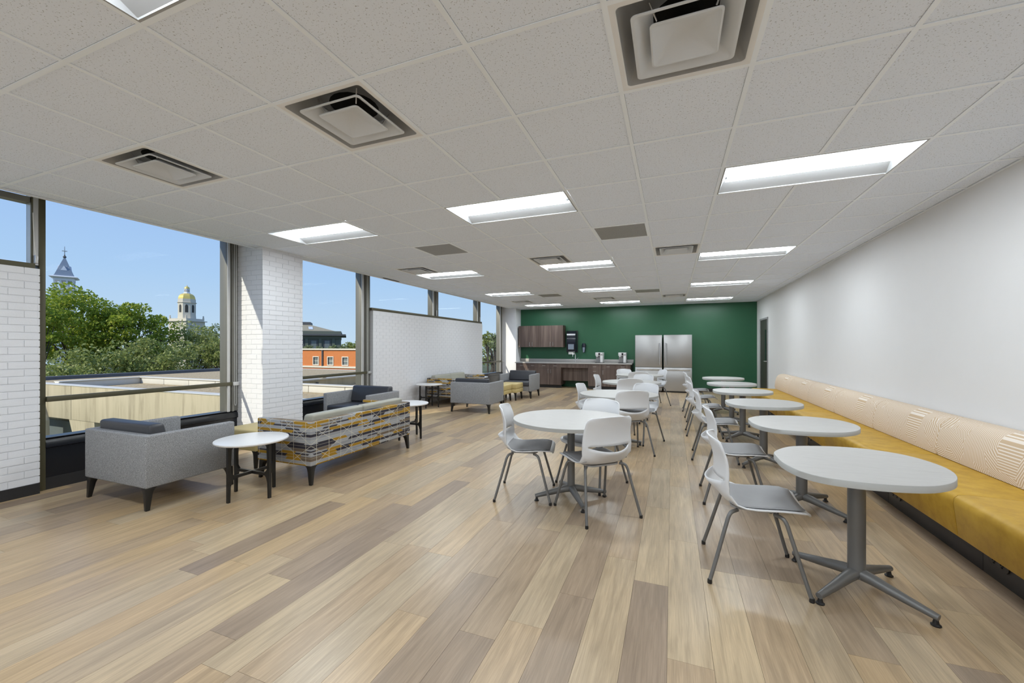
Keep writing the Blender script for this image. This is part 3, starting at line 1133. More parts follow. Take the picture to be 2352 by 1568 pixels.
# ================================================================== CHAIRS
def chair_proto():
    t = empty('shell_chair')
    # side profile of the shell, front lip to top of the back: (y, z, half width)
    prof = [(0.268, 0.424, 0.225), (0.262, 0.440, 0.228), (0.24, 0.450, 0.230), (0.19, 0.455, 0.232), (0.13, 0.453, 0.233), (0.06, 0.447, 0.233),
            (0.0, 0.442, 0.233), (-0.06, 0.440, 0.232), (-0.11, 0.444, 0.231), (-0.145, 0.455, 0.231), (-0.170, 0.474, 0.232), (-0.187, 0.50, 0.234), (-0.197, 0.53, 0.236), (-0.203, 0.56, 0.237), (-0.206, 0.59, 0.237)]
    upper = [(-0.206, 0.598, 0.237), (-0.204, 0.62, 0.236), (-0.203, 0.65, 0.232), (-0.206, 0.69, 0.228), (-0.213, 0.73, 0.224), (-0.223, 0.77, 0.220), (-0.233, 0.80, 0.217), (-0.240, 0.82, 0.215), (-0.245, 0.832, 0.214), (-0.248, 0.838, 0.213)]
    NU = 23

    def rounded(hw, d, r):
        return hw if d >= r else hw-r+math.sqrt(max(0.0, r*r-(r-d)**2))

    def pt(y, z, hw, u, back, bulge=0.0):
        x = hw*u
        k = min(1, max(0, back))
        yy = y+k*0.055*(u*u)*(1.0)-bulge*max(0, 1-(u/0.80)**2)**0.8
        zz = z+(1-k)*0.010*(abs(u)**3)-0.006*(1-k)*(1-u*u)
        return (x, yy, zz)

    def backness(z):
        return min(1, max(0, (z-0.445)/0.10))
    us = [-1+2*i/(NU-1) for i in range(NU)]
    mb = MB()
    P = []
    for k, (y, z, hw) in enumerate(prof):
        d = (0.268-y)+0.002
        hw2 = rounded(hw, d, 0.07) if k < 6 else hw
        bl = 0.052*min(1, max(0, (z-0.485)/0.085))
        # rim dips in the middle so that a smile-shaped slot stays open above it
        row = []
        for u in us:
            x, yy, zz = pt(y, z, hw2, u, backness(z) if y < -0.05 else 0, bl)
            zz += 0.034*math.exp(-((k-9.6)/1.7)**2)*abs(u)**4
            yy += 0.020*math.exp(-((k-9.6)/1.7)**2)*abs(u)**4
            if k >= 12:
                zz -= 0.030*(k-11)/3*max(0, 1-(u/0.80)**2)
            row.append((x, yy, zz))
        P.append(row)
    mb.grid(P)
    Q = []
    for k, (y, z, hw) in enumerate(upper):
        d = 0.838-z+0.002
        Q.append([pt(y, z-(0.014*u*u if k > 4 else 0), rounded(hw, d, 0.045), u, 1) for u in us])
    mb.grid(Q)
    # side bridges that close the shell left and right of the slot
    nb = 2
    for sl in (range(0, nb+1), range(NU-nb-1, NU)):
        mb.grid([[P[-1][i] for i in sl], [Q[0][i] for i in sl]])
    me = mb.mesh('shell', M['shell'])
    bm = bmesh.new()
    bm.from_mesh(me)
    bmesh.ops.remove_doubles(bm, verts=bm.verts, dist=0.0005)
    bmesh.ops.recalc_face_normals(bm, faces=bm.faces)
    bm.to_mesh(me)
    bm.free()
    me.polygons.foreach_set('use_smooth', [True]*len(me.polygons))
    sh = obj('shell', me, t)
    md = sh.modifiers.new('thickness', 'SOLIDIFY')
    md.thickness = 0.009
    md.offset = 0.0
    # pad
    R = []
    for k, (y, z, hw) in enumerate(prof[2:11]):
        f = k/8
        sm = 0.011*min(1, 5*min(f, 1-f)+0.12)
        hwp = rounded(hw-0.02, 0.004+min(prof[2][0]-y, y-prof[10][0]+0.0), 0.05)
        row = []
        for u in us:
            x, yy, zz = pt(y, z, hwp, u, backness(z) if y < -0.05 else 0)
            e = 1-abs(u)**8
            nrm = Vector((0, 1, 0.25)).normalized() if k == 8 else Vector((0, 0.2 if k > 6 else 0, 1)).normalized()
            row.append(tuple(Vector((x, yy, zz))+nrm*(0.0055+sm*e)))
        R.append(row)
    mb = MB().grid(R)
    me = mb.mesh('seat_pad', M['pad'], smooth=60)
    pd = obj('seat_pad', me, t)
    md = pd.modifiers.new('thickness', 'SOLIDIFY')
    md.thickness = 0.006
    md.offset = -1.0
    mb = MB()
    mb.loft([rsq(0.150, 0.125, z, 0.05, 3) for z in (0.418, 0.431)], True, True)
    fr = mb.build('seat_frame', M['bracket'], t)
    for sx_ in (-1, 1):
        for sy_ in (-1, 1):
            yt = 0.135*sy_
            pts = [(sx_*0.257, sy_*0.248, 0.022), (sx_*0.243, sy_*(0.248-0.028), 0.12), (sx_*0.206, sy_*0.150, 0.375), (sx_*0.202, sy_*0.142, 0.395), (sx_*0.196, sy_*0.134, 0.408), (sx_*0.185, sy_*0.120, 0.415), (sx_*0.16, sy_*0.095, 0.417)]
            lg = MB().tube(pts, 0.0112, 9).build('leg', M['grey_metal'], t, smooth=50)
            MB().lathe([(0.0125, 0.0), (0.0135, 0.004), (0.0125, 0.024)], 9, (sx_*0.2585, sy_*0.2505)).build('glide', M['black_plastic'], lg)
    return t


CHP = chair_proto()
chair_used = [False]


def chair(x, y, deg, label, group):
    o = copy_tree(CHP) if chair_used[0] else CHP
    chair_used[0] = True
    o.location = (x, y, 0)
    o.rotation_euler = (0, 0, math.radians(deg-90))
    tag(o, label, 'chair', group)


GR = 'chairs at the round tables'
spec = [  # table name, (x, y, facing) of the three chairs
    ('the closest round table', [(-0.43, 2.03, 12), (0.267, 1.844, 134), (0.096, 2.565, 246)]),
    ('the second round table', [(-0.235, 4.50, -5), (0.31, 3.955, 118), (0.40, 4.72, 238)]),
    ('the third round table', [(-0.345, 6.60, -2), (0.135, 6.02, 104), (0.25, 6.83, 244)]),
    ('the last round table', [(-0.13, 8.80, -47), (0.145, 8.09, 98), (0.49, 8.85, 206)]),
]
for tn, cs in spec:
    for (x, y, a), what in zip(cs, ('grey shell chair on the window side of %s', 'grey shell chair turned with its slotted back to us at %s', 'grey shell chair on the far side of %s')):
        chair(x, y, a, what % tn, GR)
ords = ['first', 'second', 'third', 'fourth', 'fifth', 'last']
for k, (x, y, a) in enumerate([(1.318, 1.29, 0), (1.375, 2.605, 0), (1.355, 4.10, -3), (1.325, 5.55, 0), (1.355, 6.86, 2), (1.335, 8.17, -2)]):
    chair(x, y, a, 'grey shell chair facing the bench at its %s table' % ords[k], 'chairs facing the bench')


# ================================================================== TABLES
def pedestal(t, r_col, r_foot, rot, ztop):
    MB().lathe([(r_col*1.02, 0.075), (r_col, 0.10), (r_col, ztop)], 20).build('column', M['grey_metal'], t, smooth=40)
    for k in range(4):
        a = rot+k*PI/2
        c, s = math.cos(a), math.sin(a)
        pts = [(c*r_col*0.4, s*r_col*0.4, 0.098), (c*(r_col+0.03), s*(r_col+0.03), 0.093), (c*r_foot*0.6, s*r_foot*0.6, 0.068), (c*r_foot, s*r_foot, 0.045)]
        f = MB().tube(pts, [0.034, 0.031, 0.024, 0.017], 10, flat=1.0).build('foot', M['grey_metal'], t, smooth=50)
        MB().lathe([(0.02, 0.0), (0.022, 0.006), (0.014, 0.012), (0.010, 0.032)], 10, (c*(r_foot-0.012), s*(r_foot-0.012))).build('glide', M['black_plastic'], f)


def top_parts(t, out, zt, th, name='table_top'):
    n = len(out)
    cx = sum(p[0] for p in out)/n
    cy = sum(p[1] for p in out)/n
    shr = lambda k: [(cx+(x-cx)*k, cy+(y-cy)*k) for x, y in out]
    MB().prism(shr(0.995), zt-th, zt).build(name, M['table_top'], t)
    a, b = shr(1.0), shr(0.9952)
    mb = MB().loft([[(x, y, zt-th-0.0005) for x, y in b], [(x, y, zt-th) for x, y in a], [(x, y, zt-0.002) for x, y in a], [(x, y, zt-0.0003) for x, y in b]])
    mb.build('edge_band', M['edge'], t, smooth=50)
    MB().box(cx-0.12, cx+0.12, cy-0.12, cy+0.12, zt-th-0.006, zt-th-0.0006).build('mount_plate', M['grey_metal'], t)


def round_table(x, y, label):
    t = tag(empty('round_table', (x, y, 0)), label, 'table', 'round pedestal tables')
    out = [(0.53*math.cos(2*PI*k/56), 0.53*math.sin(2*PI*k/56)) for k in range(56)]
    pedestal(t, 0.034, 0.335, math.radians(31), 0.70)
    top_parts(t, out, 0.737, 0.031)


for (x, y), nm in zip([(0.0, 2.06), (0.165, 4.25), (0.15, 6.36), (0.15, 8.42)], ['round white table closest to the camera', 'second round white table', 'third round white table', 'last round white table, before the refrigerators']):
    round_table(x, y, nm)

OUT = [(-0.391, 0.06), (-0.406, -0.087), (-0.400, -0.225), (-0.355, -0.365), (-0.262, -0.448), (-0.10, -0.470), (0.066, -0.446), (0.19, -0.39), (0.305, -0.27), (0.378, -0.10), (0.387, 0.075), (0.326, 0.25), (0.192, 0.345), (0.038, 0.361), (-0.139, 0.316), (-0.279, 0.236)]
OUT = catmull([(x, y+0.008) for x, y in OUT], 4)
tp = None
for k, (x, y) in enumerate([(1.845, 1.273), (1.905, 2.59), (1.865, 3.96), (1.845, 5.36), (1.86, 6.70), (1.87, 8.10)]):
    if tp is None:
        tp = empty('pebble_table')
        pedestal(tp, 0.042, 0.35, PI/4, 0.70)
        top_parts(tp, OUT, 0.737, 0.034)
        o = tp
    else:
        o = copy_tree(tp)
    o.location = (x, y, 0)
    tag(o, '%s pebble-shaped white table along the bench' % ords[k], 'table', 'pebble-shaped tables along the bench')


# ================================================================== BENCH
def bench_module(y0, y1, label, outlet=True):
    t = tag(empty('bench_unit', (0, y0, 0)), label, 'bench', 'wall bench units')
    ln = y1-y0
    g = 0.0015
    prof = [(2.66, 0.18), (2.56, 0.18), (2.535, 0.20), (2.512, 0.40), (2.515, 0.435), (2.535, 0.455), (2.58, 0.463), (2.98, 0.458), (3.04, 0.452), (3.04, 0.18)]
    loops = []
    for yy, k in ((g, 0.985), (0.012, 1.0), (ln-0.012, 1.0), (ln-g, 0.985)):
        loops.append([(2.80+(x-2.80)*k, yy, 0.32+(z-0.32)*k) for x, z in prof])
    MB().loft(loops, True, True).build('seat_cushion', M['mustard'], t, smooth=50)
    prof = [(3.20, 0.445), (3.02, 0.445), (2.985, 0.462), (2.975, 0.52), (2.985, 0.62), (3.01, 0.72), (3.04, 0.765), (3.09, 0.79), (3.16, 0.795), (3.20, 0.78)]
    loops = []
    for yy, k in ((g, 0.97), (0.006, 0.985), (0.02, 0.997), (0.06, 1.0), (ln-0.06, 1.0), (ln-0.02, 0.997), (ln-0.006, 0.985), (ln-g, 0.97)):
        loops.append([(3.2+(x-3.2)*k, yy, 0.6+(z-0.6)*k) for x, z in prof])
    MB().loft(loops, True, True).build('back_cushion', M['maze'], t, smooth=50)
    b = MB().box(2.655, 3.2, 0.002, ln-0.002, 0.0, 0.1795).build('plinth', M['plinth'], t, 0.002)
    if outlet:
        c = ln-0.14
        mb = MB()
        mb.loft([[(2.654, c+hy*math.cos(a), 0.115+0.034*math.sin(a)) for a in [2*PI*k/20 for k in range(20)]] if False else [(x, c+(0.05 if math.cos(a) > 0 else -0.05)+0.034*math.cos(a), 0.115+0.034*math.sin(a)) for a in [2*PI*(k+0.5)/20 for k in range(20)]] for x, hy in ((2.6545, 0.05), (2.648, 0.05))], True, True)
        ot = mb.build('outlet', M['black_plastic'], b, smooth=40)
        for dy in (-0.045, 0.02):
            sl = MB()
            sl.box(2.645, 2.6475, c+dy, c+dy+0.005, 0.112, 0.130)
            sl.box(2.645, 2.6475, c+dy+0.02, c+dy+0.025, 0.112, 0.130)
            sl.box(2.645, 2.6475, c+dy+0.009, c+dy+0.017, 0.098, 0.106)
            sl.build('outlet_slots', M['duct'], b)


M['plinth'] = plain('dark_brown_plinth', (0.030, 0.027, 0.026, 1), 0.5)
bn = ['mustard bench unit running out of view beside the first table', 'mustard bench unit at the first table, seam at the second', 'mustard bench unit at the second table', 'mustard bench unit at the third table', 'mustard bench unit between the third and fourth tables', 'mustard bench unit between the fourth and fifth tables', 'mustard bench unit at the last table', 'mustard bench end unit by the grey door']
ys = [-0.6, 0.6, 1.8, 3.0, 4.2, 5.4, 6.6, 7.8, 9.0]
for k in range(8):
    bench_module(ys[k], ys[k+1], bn[k])


# ================================================================== LOUNGE FURNITURE
def leg_at(t, cx, cy, sx_, sy_, zt, h, mat, top=0.085, foot=0.03):
    loops = []
    for z, s in ((zt-0.001, top), (zt-0.012, top*0.80), (zt-0.03, top*0.66), (zt-0.06, top*0.56), (0.0, foot)):
        # outer corner of the leg stays near the corner of the body
        ox, oy = cx+sx_*0.0, cy+sy_*0.0
        lean = (zt-z)*0.06
        ox += sx_*lean*0.4
        oy += sy_*lean*0.4
        xs = sorted((ox, ox-sx_*s))
        yy = sorted((oy, oy-sy_*s))
        loops.append([(xs[0], yy[0], z), (xs[1], yy[0], z), (xs[1], yy[1], z), (xs[0], yy[1], z)])
    MB().loft(loops, True, True).build('leg', mat, t, 0.004, 2)


def lounge(name, w, d, fabric, cush, n, label, cat, x, y, rz, group, ct=0.715):
    t = tag(empty(name, (x, y, 0), rz), label, cat, group)
    zt, zb, th = 0.637, 0.19, 0.075
    hw, hd = w/2, d/2
    U = [(-hw, -hd), (hw, -hd), (hw, hd), (hw-th, hd), (hw-th, -hd+th), (-hw+th, -hd+th), (-hw+th, hd), (-hw, hd)]
    MB().prism(U, zb, zt).build('body', fabric, t, 0.014, 3)
    MB().box(-hw+th-0.004, hw-th+0.004, -hd+th-0.004, hd-0.02, zb+0.002, 0.325).build('seat_base', fabric, t, 0.008)
    iw = w-2*th
    for k in range(n):
        a = -iw/2+iw*k/n
        b = a+iw/n
        MB().box(a+0.002, b-0.002, -hd+th+0.002, hd+0.005, 0.326, 0.445).build('seat_cushion', cush, t, 0.022, 3)
        m = MB()
        y0 = -hd+th
        m.loft([[(a+0.003, y0+0.003, 0.446), (b-0.003, y0+0.003, 0.446), (b-0.003, y0+0.17, 0.446), (a+0.003, y0+0.17, 0.446)],
                [(a+0.003, y0-0.01, ct), (b-0.003, y0-0.01, ct), (b-0.003, y0+0.11, ct), (a+0.003, y0+0.11, ct)]], True, True)
        m.build('back_cushion', cush, t, 0.028, 4)
    for sx_ in (-1, 1):
        for sy_ in (-1, 1):
            leg_at(t, sx_*(hw-0.012), sy_*(hd-0.012), sx_, sy_, zb, 0, M['black_wood'])
    return t


AW, AD = 0.93, 0.76
LG = 'grey tweed armchairs'
lounge('armchair', AW, AD, M['tweed'], M['charcoal'], 1, 'grey tweed armchair close to the camera, back turned, beside the tall window', 'armchair', -3.715, 0.815, 0, LG)
lounge('armchair', AW, AD, M['tweed'], M['charcoal'], 1, 'grey tweed armchair facing us behind the patterned sofa, beside the brick column', 'armchair', -3.95, 3.83, PI, LG)
lounge('armchair', AW, AD, M['tweed'], M['charcoal'], 1, 'grey tweed armchair with its back to us in front of the low brick wall', 'armchair', -3.10, 6.46, 0, LG)
lounge('armchair', AW, AD, M['tweed'], M['charcoal'], 1, 'grey tweed armchair facing us in front of the kitchen cabinets', 'armchair', -3.105, 9.17, PI, LG)
SG = 'geometric patterned sofas'
lounge('sofa', 1.67, 0.76, M['pattern'], M['sage'], 2, 'two-seat sofa in geometric fabric seen from behind, facing the windows', 'sofa', -2.865, 2.265, PI/2, SG, 0.695)
lounge('sofa', 1.67, 0.76, M['pattern'], M['sage'], 2, 'two-seat sofa in geometric fabric standing against the low brick wall', 'sofa', -4.27, 7.69, -PI/2, SG, 0.695)


def ottoman(x, y, label):
    t = tag(empty('ottoman', (x, y, 0)), label, 'ottoman', 'pale yellow ottomans')
    h = 0.26
    MB().box(-h, h, -h, h, 0.20, 0.298).build('base', M['pale_yellow'], t, 0.012, 2)
    MB().box(-h, h, -h, h, 0.300, 0.435).build('cushion', M['pale_yellow'], t, 0.022, 3)
    for sx_ in (-1, 1):
        for sy_ in (-1, 1):
            leg_at(t, sx_*(h-0.02), sy_*(h-0.02), sx_, sy_, 0.20, 0, M['black_wood'], 0.075)


ottoman(-3.79, 1.88, 'pale yellow ottoman between the near armchair and the patterned sofa')
ottoman(-3.24, 7.98, 'pale yellow ottoman half hidden by the armchair turned away')
ottoman(-3.12, 8.50, 'pale yellow ottoman just in front of the armchair facing us')


def side_table(x, y, rot, label):
    t = tag(empty('side_table', (x, y, 0), rot), label, 'side table', 'round white side tables')
    MB().lathe([(0.285, 0.508), (0.302, 0.516), (0.305, 0.524), (0.303, 0.530), (0.296, 0.532)], 48).build('table_top', M['white_top'], t, smooth=35)
    for k in range(4):
        a = k*PI/2
        c, s = math.cos(a), math.sin(a)
        loops = []
        for z, r0, w in ((0.0, 0.234, 0.022), (0.14, 0.232, 0.026), (0.19, 0.222, 0.044), (0.215, 0.205, 0.075), (0.235, 0.215, 0.055), (0.26, 0.228, 0.032), (0.36, 0.230, 0.030), (0.47, 0.226, 0.036), (0.507, 0.21, 0.07)):
            ra, rb = r0-w/2, 0.236
            ra = rb-w
            th = 0.0115
            loops.append([(c*rr-s*tt, s*rr+c*tt, z) for rr, tt in ((ra, -th), (rb, -th), (rb, th), (ra, th))])
        MB().loft(loops, True, True).build('leg', M['black_wood'], t)
    for k in range(2):
        a = k*PI/2
        c, s = math.cos(a), math.sin(a)
        z0 = 0.203 if k == 0 else 0.2035
        pts = [(c*r-s*q, s*r+c*q) for r, q in ((-0.19, -0.011), (0.19, -0.011), (0.19, 0.011), (-0.19, 0.011))]
        MB().prism(pts, z0, z0+0.026).build('stretcher', M['black_wood'], t)


side_table(-2.81, 1.055, 0, 'round white side table between the near armchair and the patterned sofa')
side_table(-2.90, 3.64, 0, 'round white side table at the far end of the near patterned sofa')
side_table(-4.36, 6.50, math.radians(14), 'round white side table beside the sofa against the brick wall, on our side')
side_table(-4.33, 8.98, 0, 'round white side table past the sofa against the brick wall')

# ================================================================== OUTSIDE
ground = struct('ground', MB().box(-260, -5.1, -120, 260, -7.2, -7.0), M['ground'], label='lawn and paving far below the windows')
# concrete wing of the building: facade, roofs, curbs
wing = tag(empty('concrete_wing', (-13, 12, -7)), 'streaked concrete wing with gravel roofs outside the windows', 'building')
off = Vector((13, -12, 7))


def wpart(name, mb, mat, bevel=0):
    mb.v = [tuple(Vector(p)+off) for p in mb.v]
    return mb.build(name, mat, wing, bevel)


FY = 5.15
for a, b in ((-22.3, -16.345), (-16.325, -5.06)):
    wpart('facade_panel', MB().box(a, b, FY, FY+0.25, -0.85, 0.19), M['concrete'], 0.01)
wpart('facade_coping', MB().box(-22.3, -5.06, FY-0.02, FY+0.27, 0.19, 0.205), M['coping'])
wpart('lower_wall', MB().box(-22.3, -5.06, FY+0.75, FY+0.9, -7, -0.85), M['concrete'])
for x in (-20.6, -15.6, -10.6):
    mb = MB()
    mb.loft([[(x-0.9, FY+0.02, -0.851), (x+0.5, FY+0.02, -0.851), (x+0.5, FY+0.75, -0.851), (x-0.9, FY+0.75, -0.851)], [(x-0.3, FY+0.1, -2.6), (x+0.5, FY+0.1, -2.6), (x+0.5, FY+0.75, -2.6), (x-0.3, FY+0.75, -2.6)], [(x-0.3, FY+0.1, -7), (x+0.5, FY+0.1, -7), (x+0.5, FY+0.75, -7), (x-0.3, FY+0.75, -7)]], True, True)
    wpart('buttress', mb, M['concrete'])
    wpart('strip_window', MB().box(x+0.9, x+3.6, FY+0.7, FY+0.749, -2.8, -1.15), M['far_glass'])
mb = MB()
mb.loft([[(-18.9, FY-0.4, -0.2), (-18.0, FY-0.4, -0.2), (-18.0, FY+0.0, -0.2), (-18.9, FY+0.0, -0.2)], [(-18.9, FY-0.4, -0.95), (-17.6, FY-0.4, -0.95), (-17.6, FY, -0.95), (-18.9, FY, -0.95)], [(-18.9, FY-0.4, -7), (-17.6, FY-0.4, -7), (-17.6, FY, -7), (-18.9, FY, -7)]], True, True)
wpart('stair_fin', mb, M['concrete'])
wpart('lower_roof', MB().box(-17.8, -5.06, FY+0.25, 7.62, -0.6, 0.02), M['gravel'])
wpart('upper_roof', MB().box(-22.2, -17.8, FY+0.25, 14.1, -0.6, 0.06), M['gravel'])
wpart('raised_roof', MB().box(-17.8, -10.2, 7.85, 14.1, -0.6, 0.25), M['gravel'])
wpart('side_roof', MB().box(-10.0, -5.06, 7.85, 14.1, -0.6, 0.02), M['gravel'])
wpart('raised_wall', MB().box(-10.2, -10.0, 7.9, 14.1, -0.6, 0.30), M['concrete'])
wpart('raised_wall_cap', MB().box(-10.35, -9.95, 7.89, 14.1, 0.301, 0.345), M['coping'])
wpart('pale_post', MB().box(-9.98, -9.7, 10.7, 10.85, 0.02, 0.27), M['coping'])
wpart('curb', MB().box(-17.95, -17.72, FY+0.25, 7.85, 0.02, 0.235), M['coping'], 0.01)
wpart('curb_cap', MB().box(-18.0, -17.68, FY+0.25, 7.88, 0.236, 0.26), M['white_trim'])
for k in range(9):
    a = -17.71+k*1.4
    wpart('curb_block', MB().box(a+0.01, min(a+1.39, -5.1), 7.62, 7.84, 0.02, 0.235), M['coping'], 0.008)
wpart('curb_cap', MB().box(-17.7, -5.1, 7.58, 7.88, 0.236, 0.26), M['white_trim'])
wpart('roof_edge', MB().box(-22.6, -22.2, FY, 14.1, -0.6, 0.20), M['roof_edge'], 0.03)
wpart('roof_edge', MB().box(-22.6, -5.06, 14.1, 14.4, -7, 0.25), M['coping'])
wpart('side_wall', MB().box(-22.62, -22.55, FY, 14.1, -7, -0.6), M['concrete'])
wpart('roof_vent', MB().box(-10.1, -9.9, 8.75, 8.9, 0.346, 0.43), M['white_trim'], 0.02)
wpart('drain_pipe', MB().tube([(-9.94, 8.55, 0.02), (-9.94, 8.55, 0.23)], 0.04, 8), M['roof_edge'])


# orange brick building -----------------------------------------------------
def orange_building():
    Y, x0, x1 = 33.0, -46.0, -23.0
    t = tag(empty('brick_building', (-34, Y, -7)), 'low orange brick building with three white sash windows', 'building')
    o3 = Vector((34, -Y, 7))

    def P(name, mb, mat, parent=t):
        mb.v = [tuple(Vector(p)+o3) for p in mb.v]
        return mb.build(name, mat, parent)
    zt, zb = 1.04, -0.92
    wins = [(-36.01, 0), (-33.91, 0), (-31.85, 0)]
    ww, wh, zc = 0.72, 0.80, -0.165
    edges = [x0]
    for cx, _ in wins:
        edges += [cx-ww/2, cx+ww/2]
    edges.append(x1)
    mb = MB()
    for k in range(0, len(edges), 2):
        mb.box(edges[k], edges[k+1], Y, Y+0.3, zb-1.2, zt)
    for cx, _ in wins:
        mb.box(cx-ww/2, cx+ww/2, Y, Y+0.3, zc+wh/2, zt)
        mb.box(cx-ww/2, cx+ww/2, Y, Y+0.3, zb-1.2, zc-wh/2)
    P('wall', mb, M['orange_brick'])
    P('body', MB().box(x0, x1, Y+0.31, Y+12, -7, zt-0.05), M['orange_brick'])
    P('lower_wall', MB().box(x0, x1, Y+0.001, Y+0.31, -7, zb-1.21), M['orange_brick'])
    P('cornice', MB().box(x0, x1, Y-0.15, Y+0.4, zt, zt+0.16), M['white_trim'])
    P('string_course', MB().box(x0, x1, Y-0.10, Y-0.001, zb, zb+0.20), M['white_trim'])
    P('downpipe', MB().box(-35.10, -34.95, Y-0.12, Y-0.002, zb+0.2, zt), M['roof_edge'])
    for cx, _ in wins:
        f = P('window_frame', MB().box(cx-ww/2-0.09, cx-ww/2, Y-0.06, Y+0.05, zc-wh/2-0.1, zc+wh/2+0.1).box(cx+ww/2, cx+ww/2+0.09, Y-0.06, Y+0.05, zc-wh/2-0.1, zc+wh/2+0.1).box(cx-ww/2, cx+ww/2, Y-0.06, Y+0.05, zc+wh/2, zc+wh/2+0.1).box(cx-ww/2, cx+ww/2, Y-0.06, Y+0.05, zc-wh/2-0.1, zc-wh/2), M['white_trim'])
        for r in range(2):
            for c in range(3):
                xa, za = cx-ww/2+ww*c/3, zc-wh/2+wh*r/2
                P('pane', MB().box(xa+0.025, xa+ww/3-0.025, Y+0.06, Y+0.07, za+0.03, za+wh/2-0.03), M['far_glass'], f)
        P('sash_bars', MB().box(cx-ww/2, cx+ww/2, Y+0.075, Y+0.09, zc-wh/2, zc+wh/2), M['white_trim'], f)


orange_building()


def dark_building():
    Y = 72.0
    x1 = -70.3
    x0 = x1-19.5
    t = tag(empty('hipped_roof_building', (x1, Y, -7), math.radians(43)), 'grey-green stone building with hipped roof and skylights', 'building')
    o3 = Vector((-x1, -Y, 7))

    def P(name, mb, mat, parent=t):
        mb.v = [tuple(Vector(p)+o3) for p in mb.v]
        return mb.build(name, mat, parent)
    P('wall', MB().box(x0, x1, Y, Y+20, -7, 3.2), M['green_stone'])
    P('frieze', MB().box(x0, x1+0.1, Y-0.3, Y+20, 3.2, 3.9), M['green_stone'])
    P('cornice', MB().box(x0, x1+1.3, Y-1.2, Y+20.5, 3.9, 4.25), M['roof_edge'])
    P('parapet', MB().box(x0, x1+0.3, Y-0.4, Y+20, 4.25, 4.95), M['green_stone'])
    mb = MB()
    mb.loft([[(x0, Y+0.6, 4.96), (x1-0.9, Y+0.6, 4.96), (x1-0.9, Y+19, 4.96), (x0, Y+19, 4.96)], [(x0, Y+6.5, 6.6), (x1-6.5, Y+6.5, 6.6), (x1-6.5, Y+13, 6.6), (x0, Y+13, 6.6)]], True, True)
    r = P('roof', mb, M['green_roof'])
    P('roof_lantern', MB().box(x0, x1-6.6, Y+6.6, Y+12.9, 6.6, 7.3), M['roof_edge'], r)
    for k in range(4):
        x = x1-6.6-k*3.0
        mb = MB()
        mb.add([(x, Y+2.0, 5.42), (x+0.9, Y+2.0, 5.42), (x+0.6, Y+4.6, 6.14), (x-0.3, Y+4.6, 6.14)], [(0, 1, 2, 3)])
        mb.add([(x, Y+2.0, 5.32), (x+0.9, Y+2.0, 5.32), (x+0.6, Y+4.6, 6.04), (x-0.3, Y+4.6, 6.04)], [(3, 2, 1, 0)])
        P('skylight', mb, M['skylight'], r)
    for k in range(6):
        x = x1-2.6-k*2.75
        f = P('window_surround', MB().box(x-0.75, x+0.75, Y-0.12, Y-0.001, 0.3, 2.9), M['roof_edge'])
        P('pane', MB().box(x-0.55, x+0.45, Y-0.14, Y-0.121, 0.4, 2.75), M['far_glass'], f)
        P('pilaster', MB().box(x+0.95, x+1.55, Y-0.2, Y-0.001, -1, 3.2), M['green_stone'])


dark_building()


# towers ---------------------------------------------------------------------
def ray_at(u, v, depth):
    a, b = (u-1170.78)/F*depth, -(v-796.13)/F*depth
    return (CAMP[0]-syw*depth+cyw*a, CAMP[1]+cyw*depth+syw*a, CAMP[2]+b)


def sq(h, z, rot=0.0):
    return [(math.sqrt(2)*h*math.cos(rot+PI/4+k*PI/2), math.sqrt(2)*h*math.sin(rot+PI/4+k*PI/2), z) for k in range(4)]


def spire_tower():
    D = 90.0
    s = D/F
    x, y, _ = ray_at(148.5, 700, D)
    t = tag(empty('spire_tower', (x, y, -7), math.radians(63)), 'white bell tower with blue-grey pyramid spire and cross finial', 'tower')
    zz = lambda v: CAMP[2]-(v-796.13)*s+7
    r = MB().loft([sq(1.55, zz(636)), sq(1.36, zz(632)), sq(0.12, zz(592))], True, True).build('spire_roof', M['slate'], t)
    MB().loft([sq(1.85, zz(640)), sq(2.15, zz(638)), sq(2.08, zz(636.5)), sq(1.5, zz(635))], True, True).build('eave', M['white_tower'], t)
    for k in range(4):
        a = k*PI/2
        c, sn = math.cos(a), math.sin(a)
        zb, zt = zz(622), zz(611)
        mb = MB()
        pts = [(1.08, -0.5, zb), (1.08, 0.5, zb), (1.0, 0, zt), (0.4, -0.5, zb), (0.4, 0.5, zb), (0.3, 0, zt)]
        mb.add([(c*px-sn*py, sn*px+c*py, pz) for px, py, pz in pts], [(0, 1, 2), (0, 2, 5, 3), (1, 4, 5, 2), (3, 5, 4), (0, 3, 4, 1)])
        MB_d = mb.build('gable', M['white_tower'], t)
    MB().lathe([(0.16, zz(593)), (0.3, zz(590)), (0.12, zz(587)), (0.05, zz(584)), (0.03, zz(566))], 8).build('finial', M['roof_edge'], t)
    MB().box(-0.4, 0.4, -0.05, 0.05, zz(577.5), zz(575.5)).box(-0.05, 0.05, -0.4, 0.4, zz(577.6), zz(575.4)).build('cross_bar', M['alu_light'], t)
    MB().box(-1.55, 1.55, -1.55, 1.55, zz(645.5), zz(640.2)).build('belfry_head', M['white_tower'], t)
    for sx_ in (-1, -0.35, 0.35, 1):
        for sy_ in (-1, -0.35, 0.35, 1):
            if max(abs(sx_), abs(sy_)) == 1:
                MB().box(sx_*1.38-0.13, sx_*1.38+0.13, sy_*1.38-0.13, sy_*1.38+0.13, zz(664), zz(645.6)).build('belfry_post', M['white_tower'], t)
    MB().box(-0.7, 0.7, -0.7, 0.7, zz(664), zz(651)).build('belfry_core', M['white_tower'], t)
    MB().box(-1.75, 1.75, -1.75, 1.75, zz(667), zz(664.1)).build('belfry_floor', M['white_tower'], t)
    MB().box(-1.4, 1.4, -1.4, 1.4, 0, zz(667.1)).build('shaft', M['white_tower'], t)


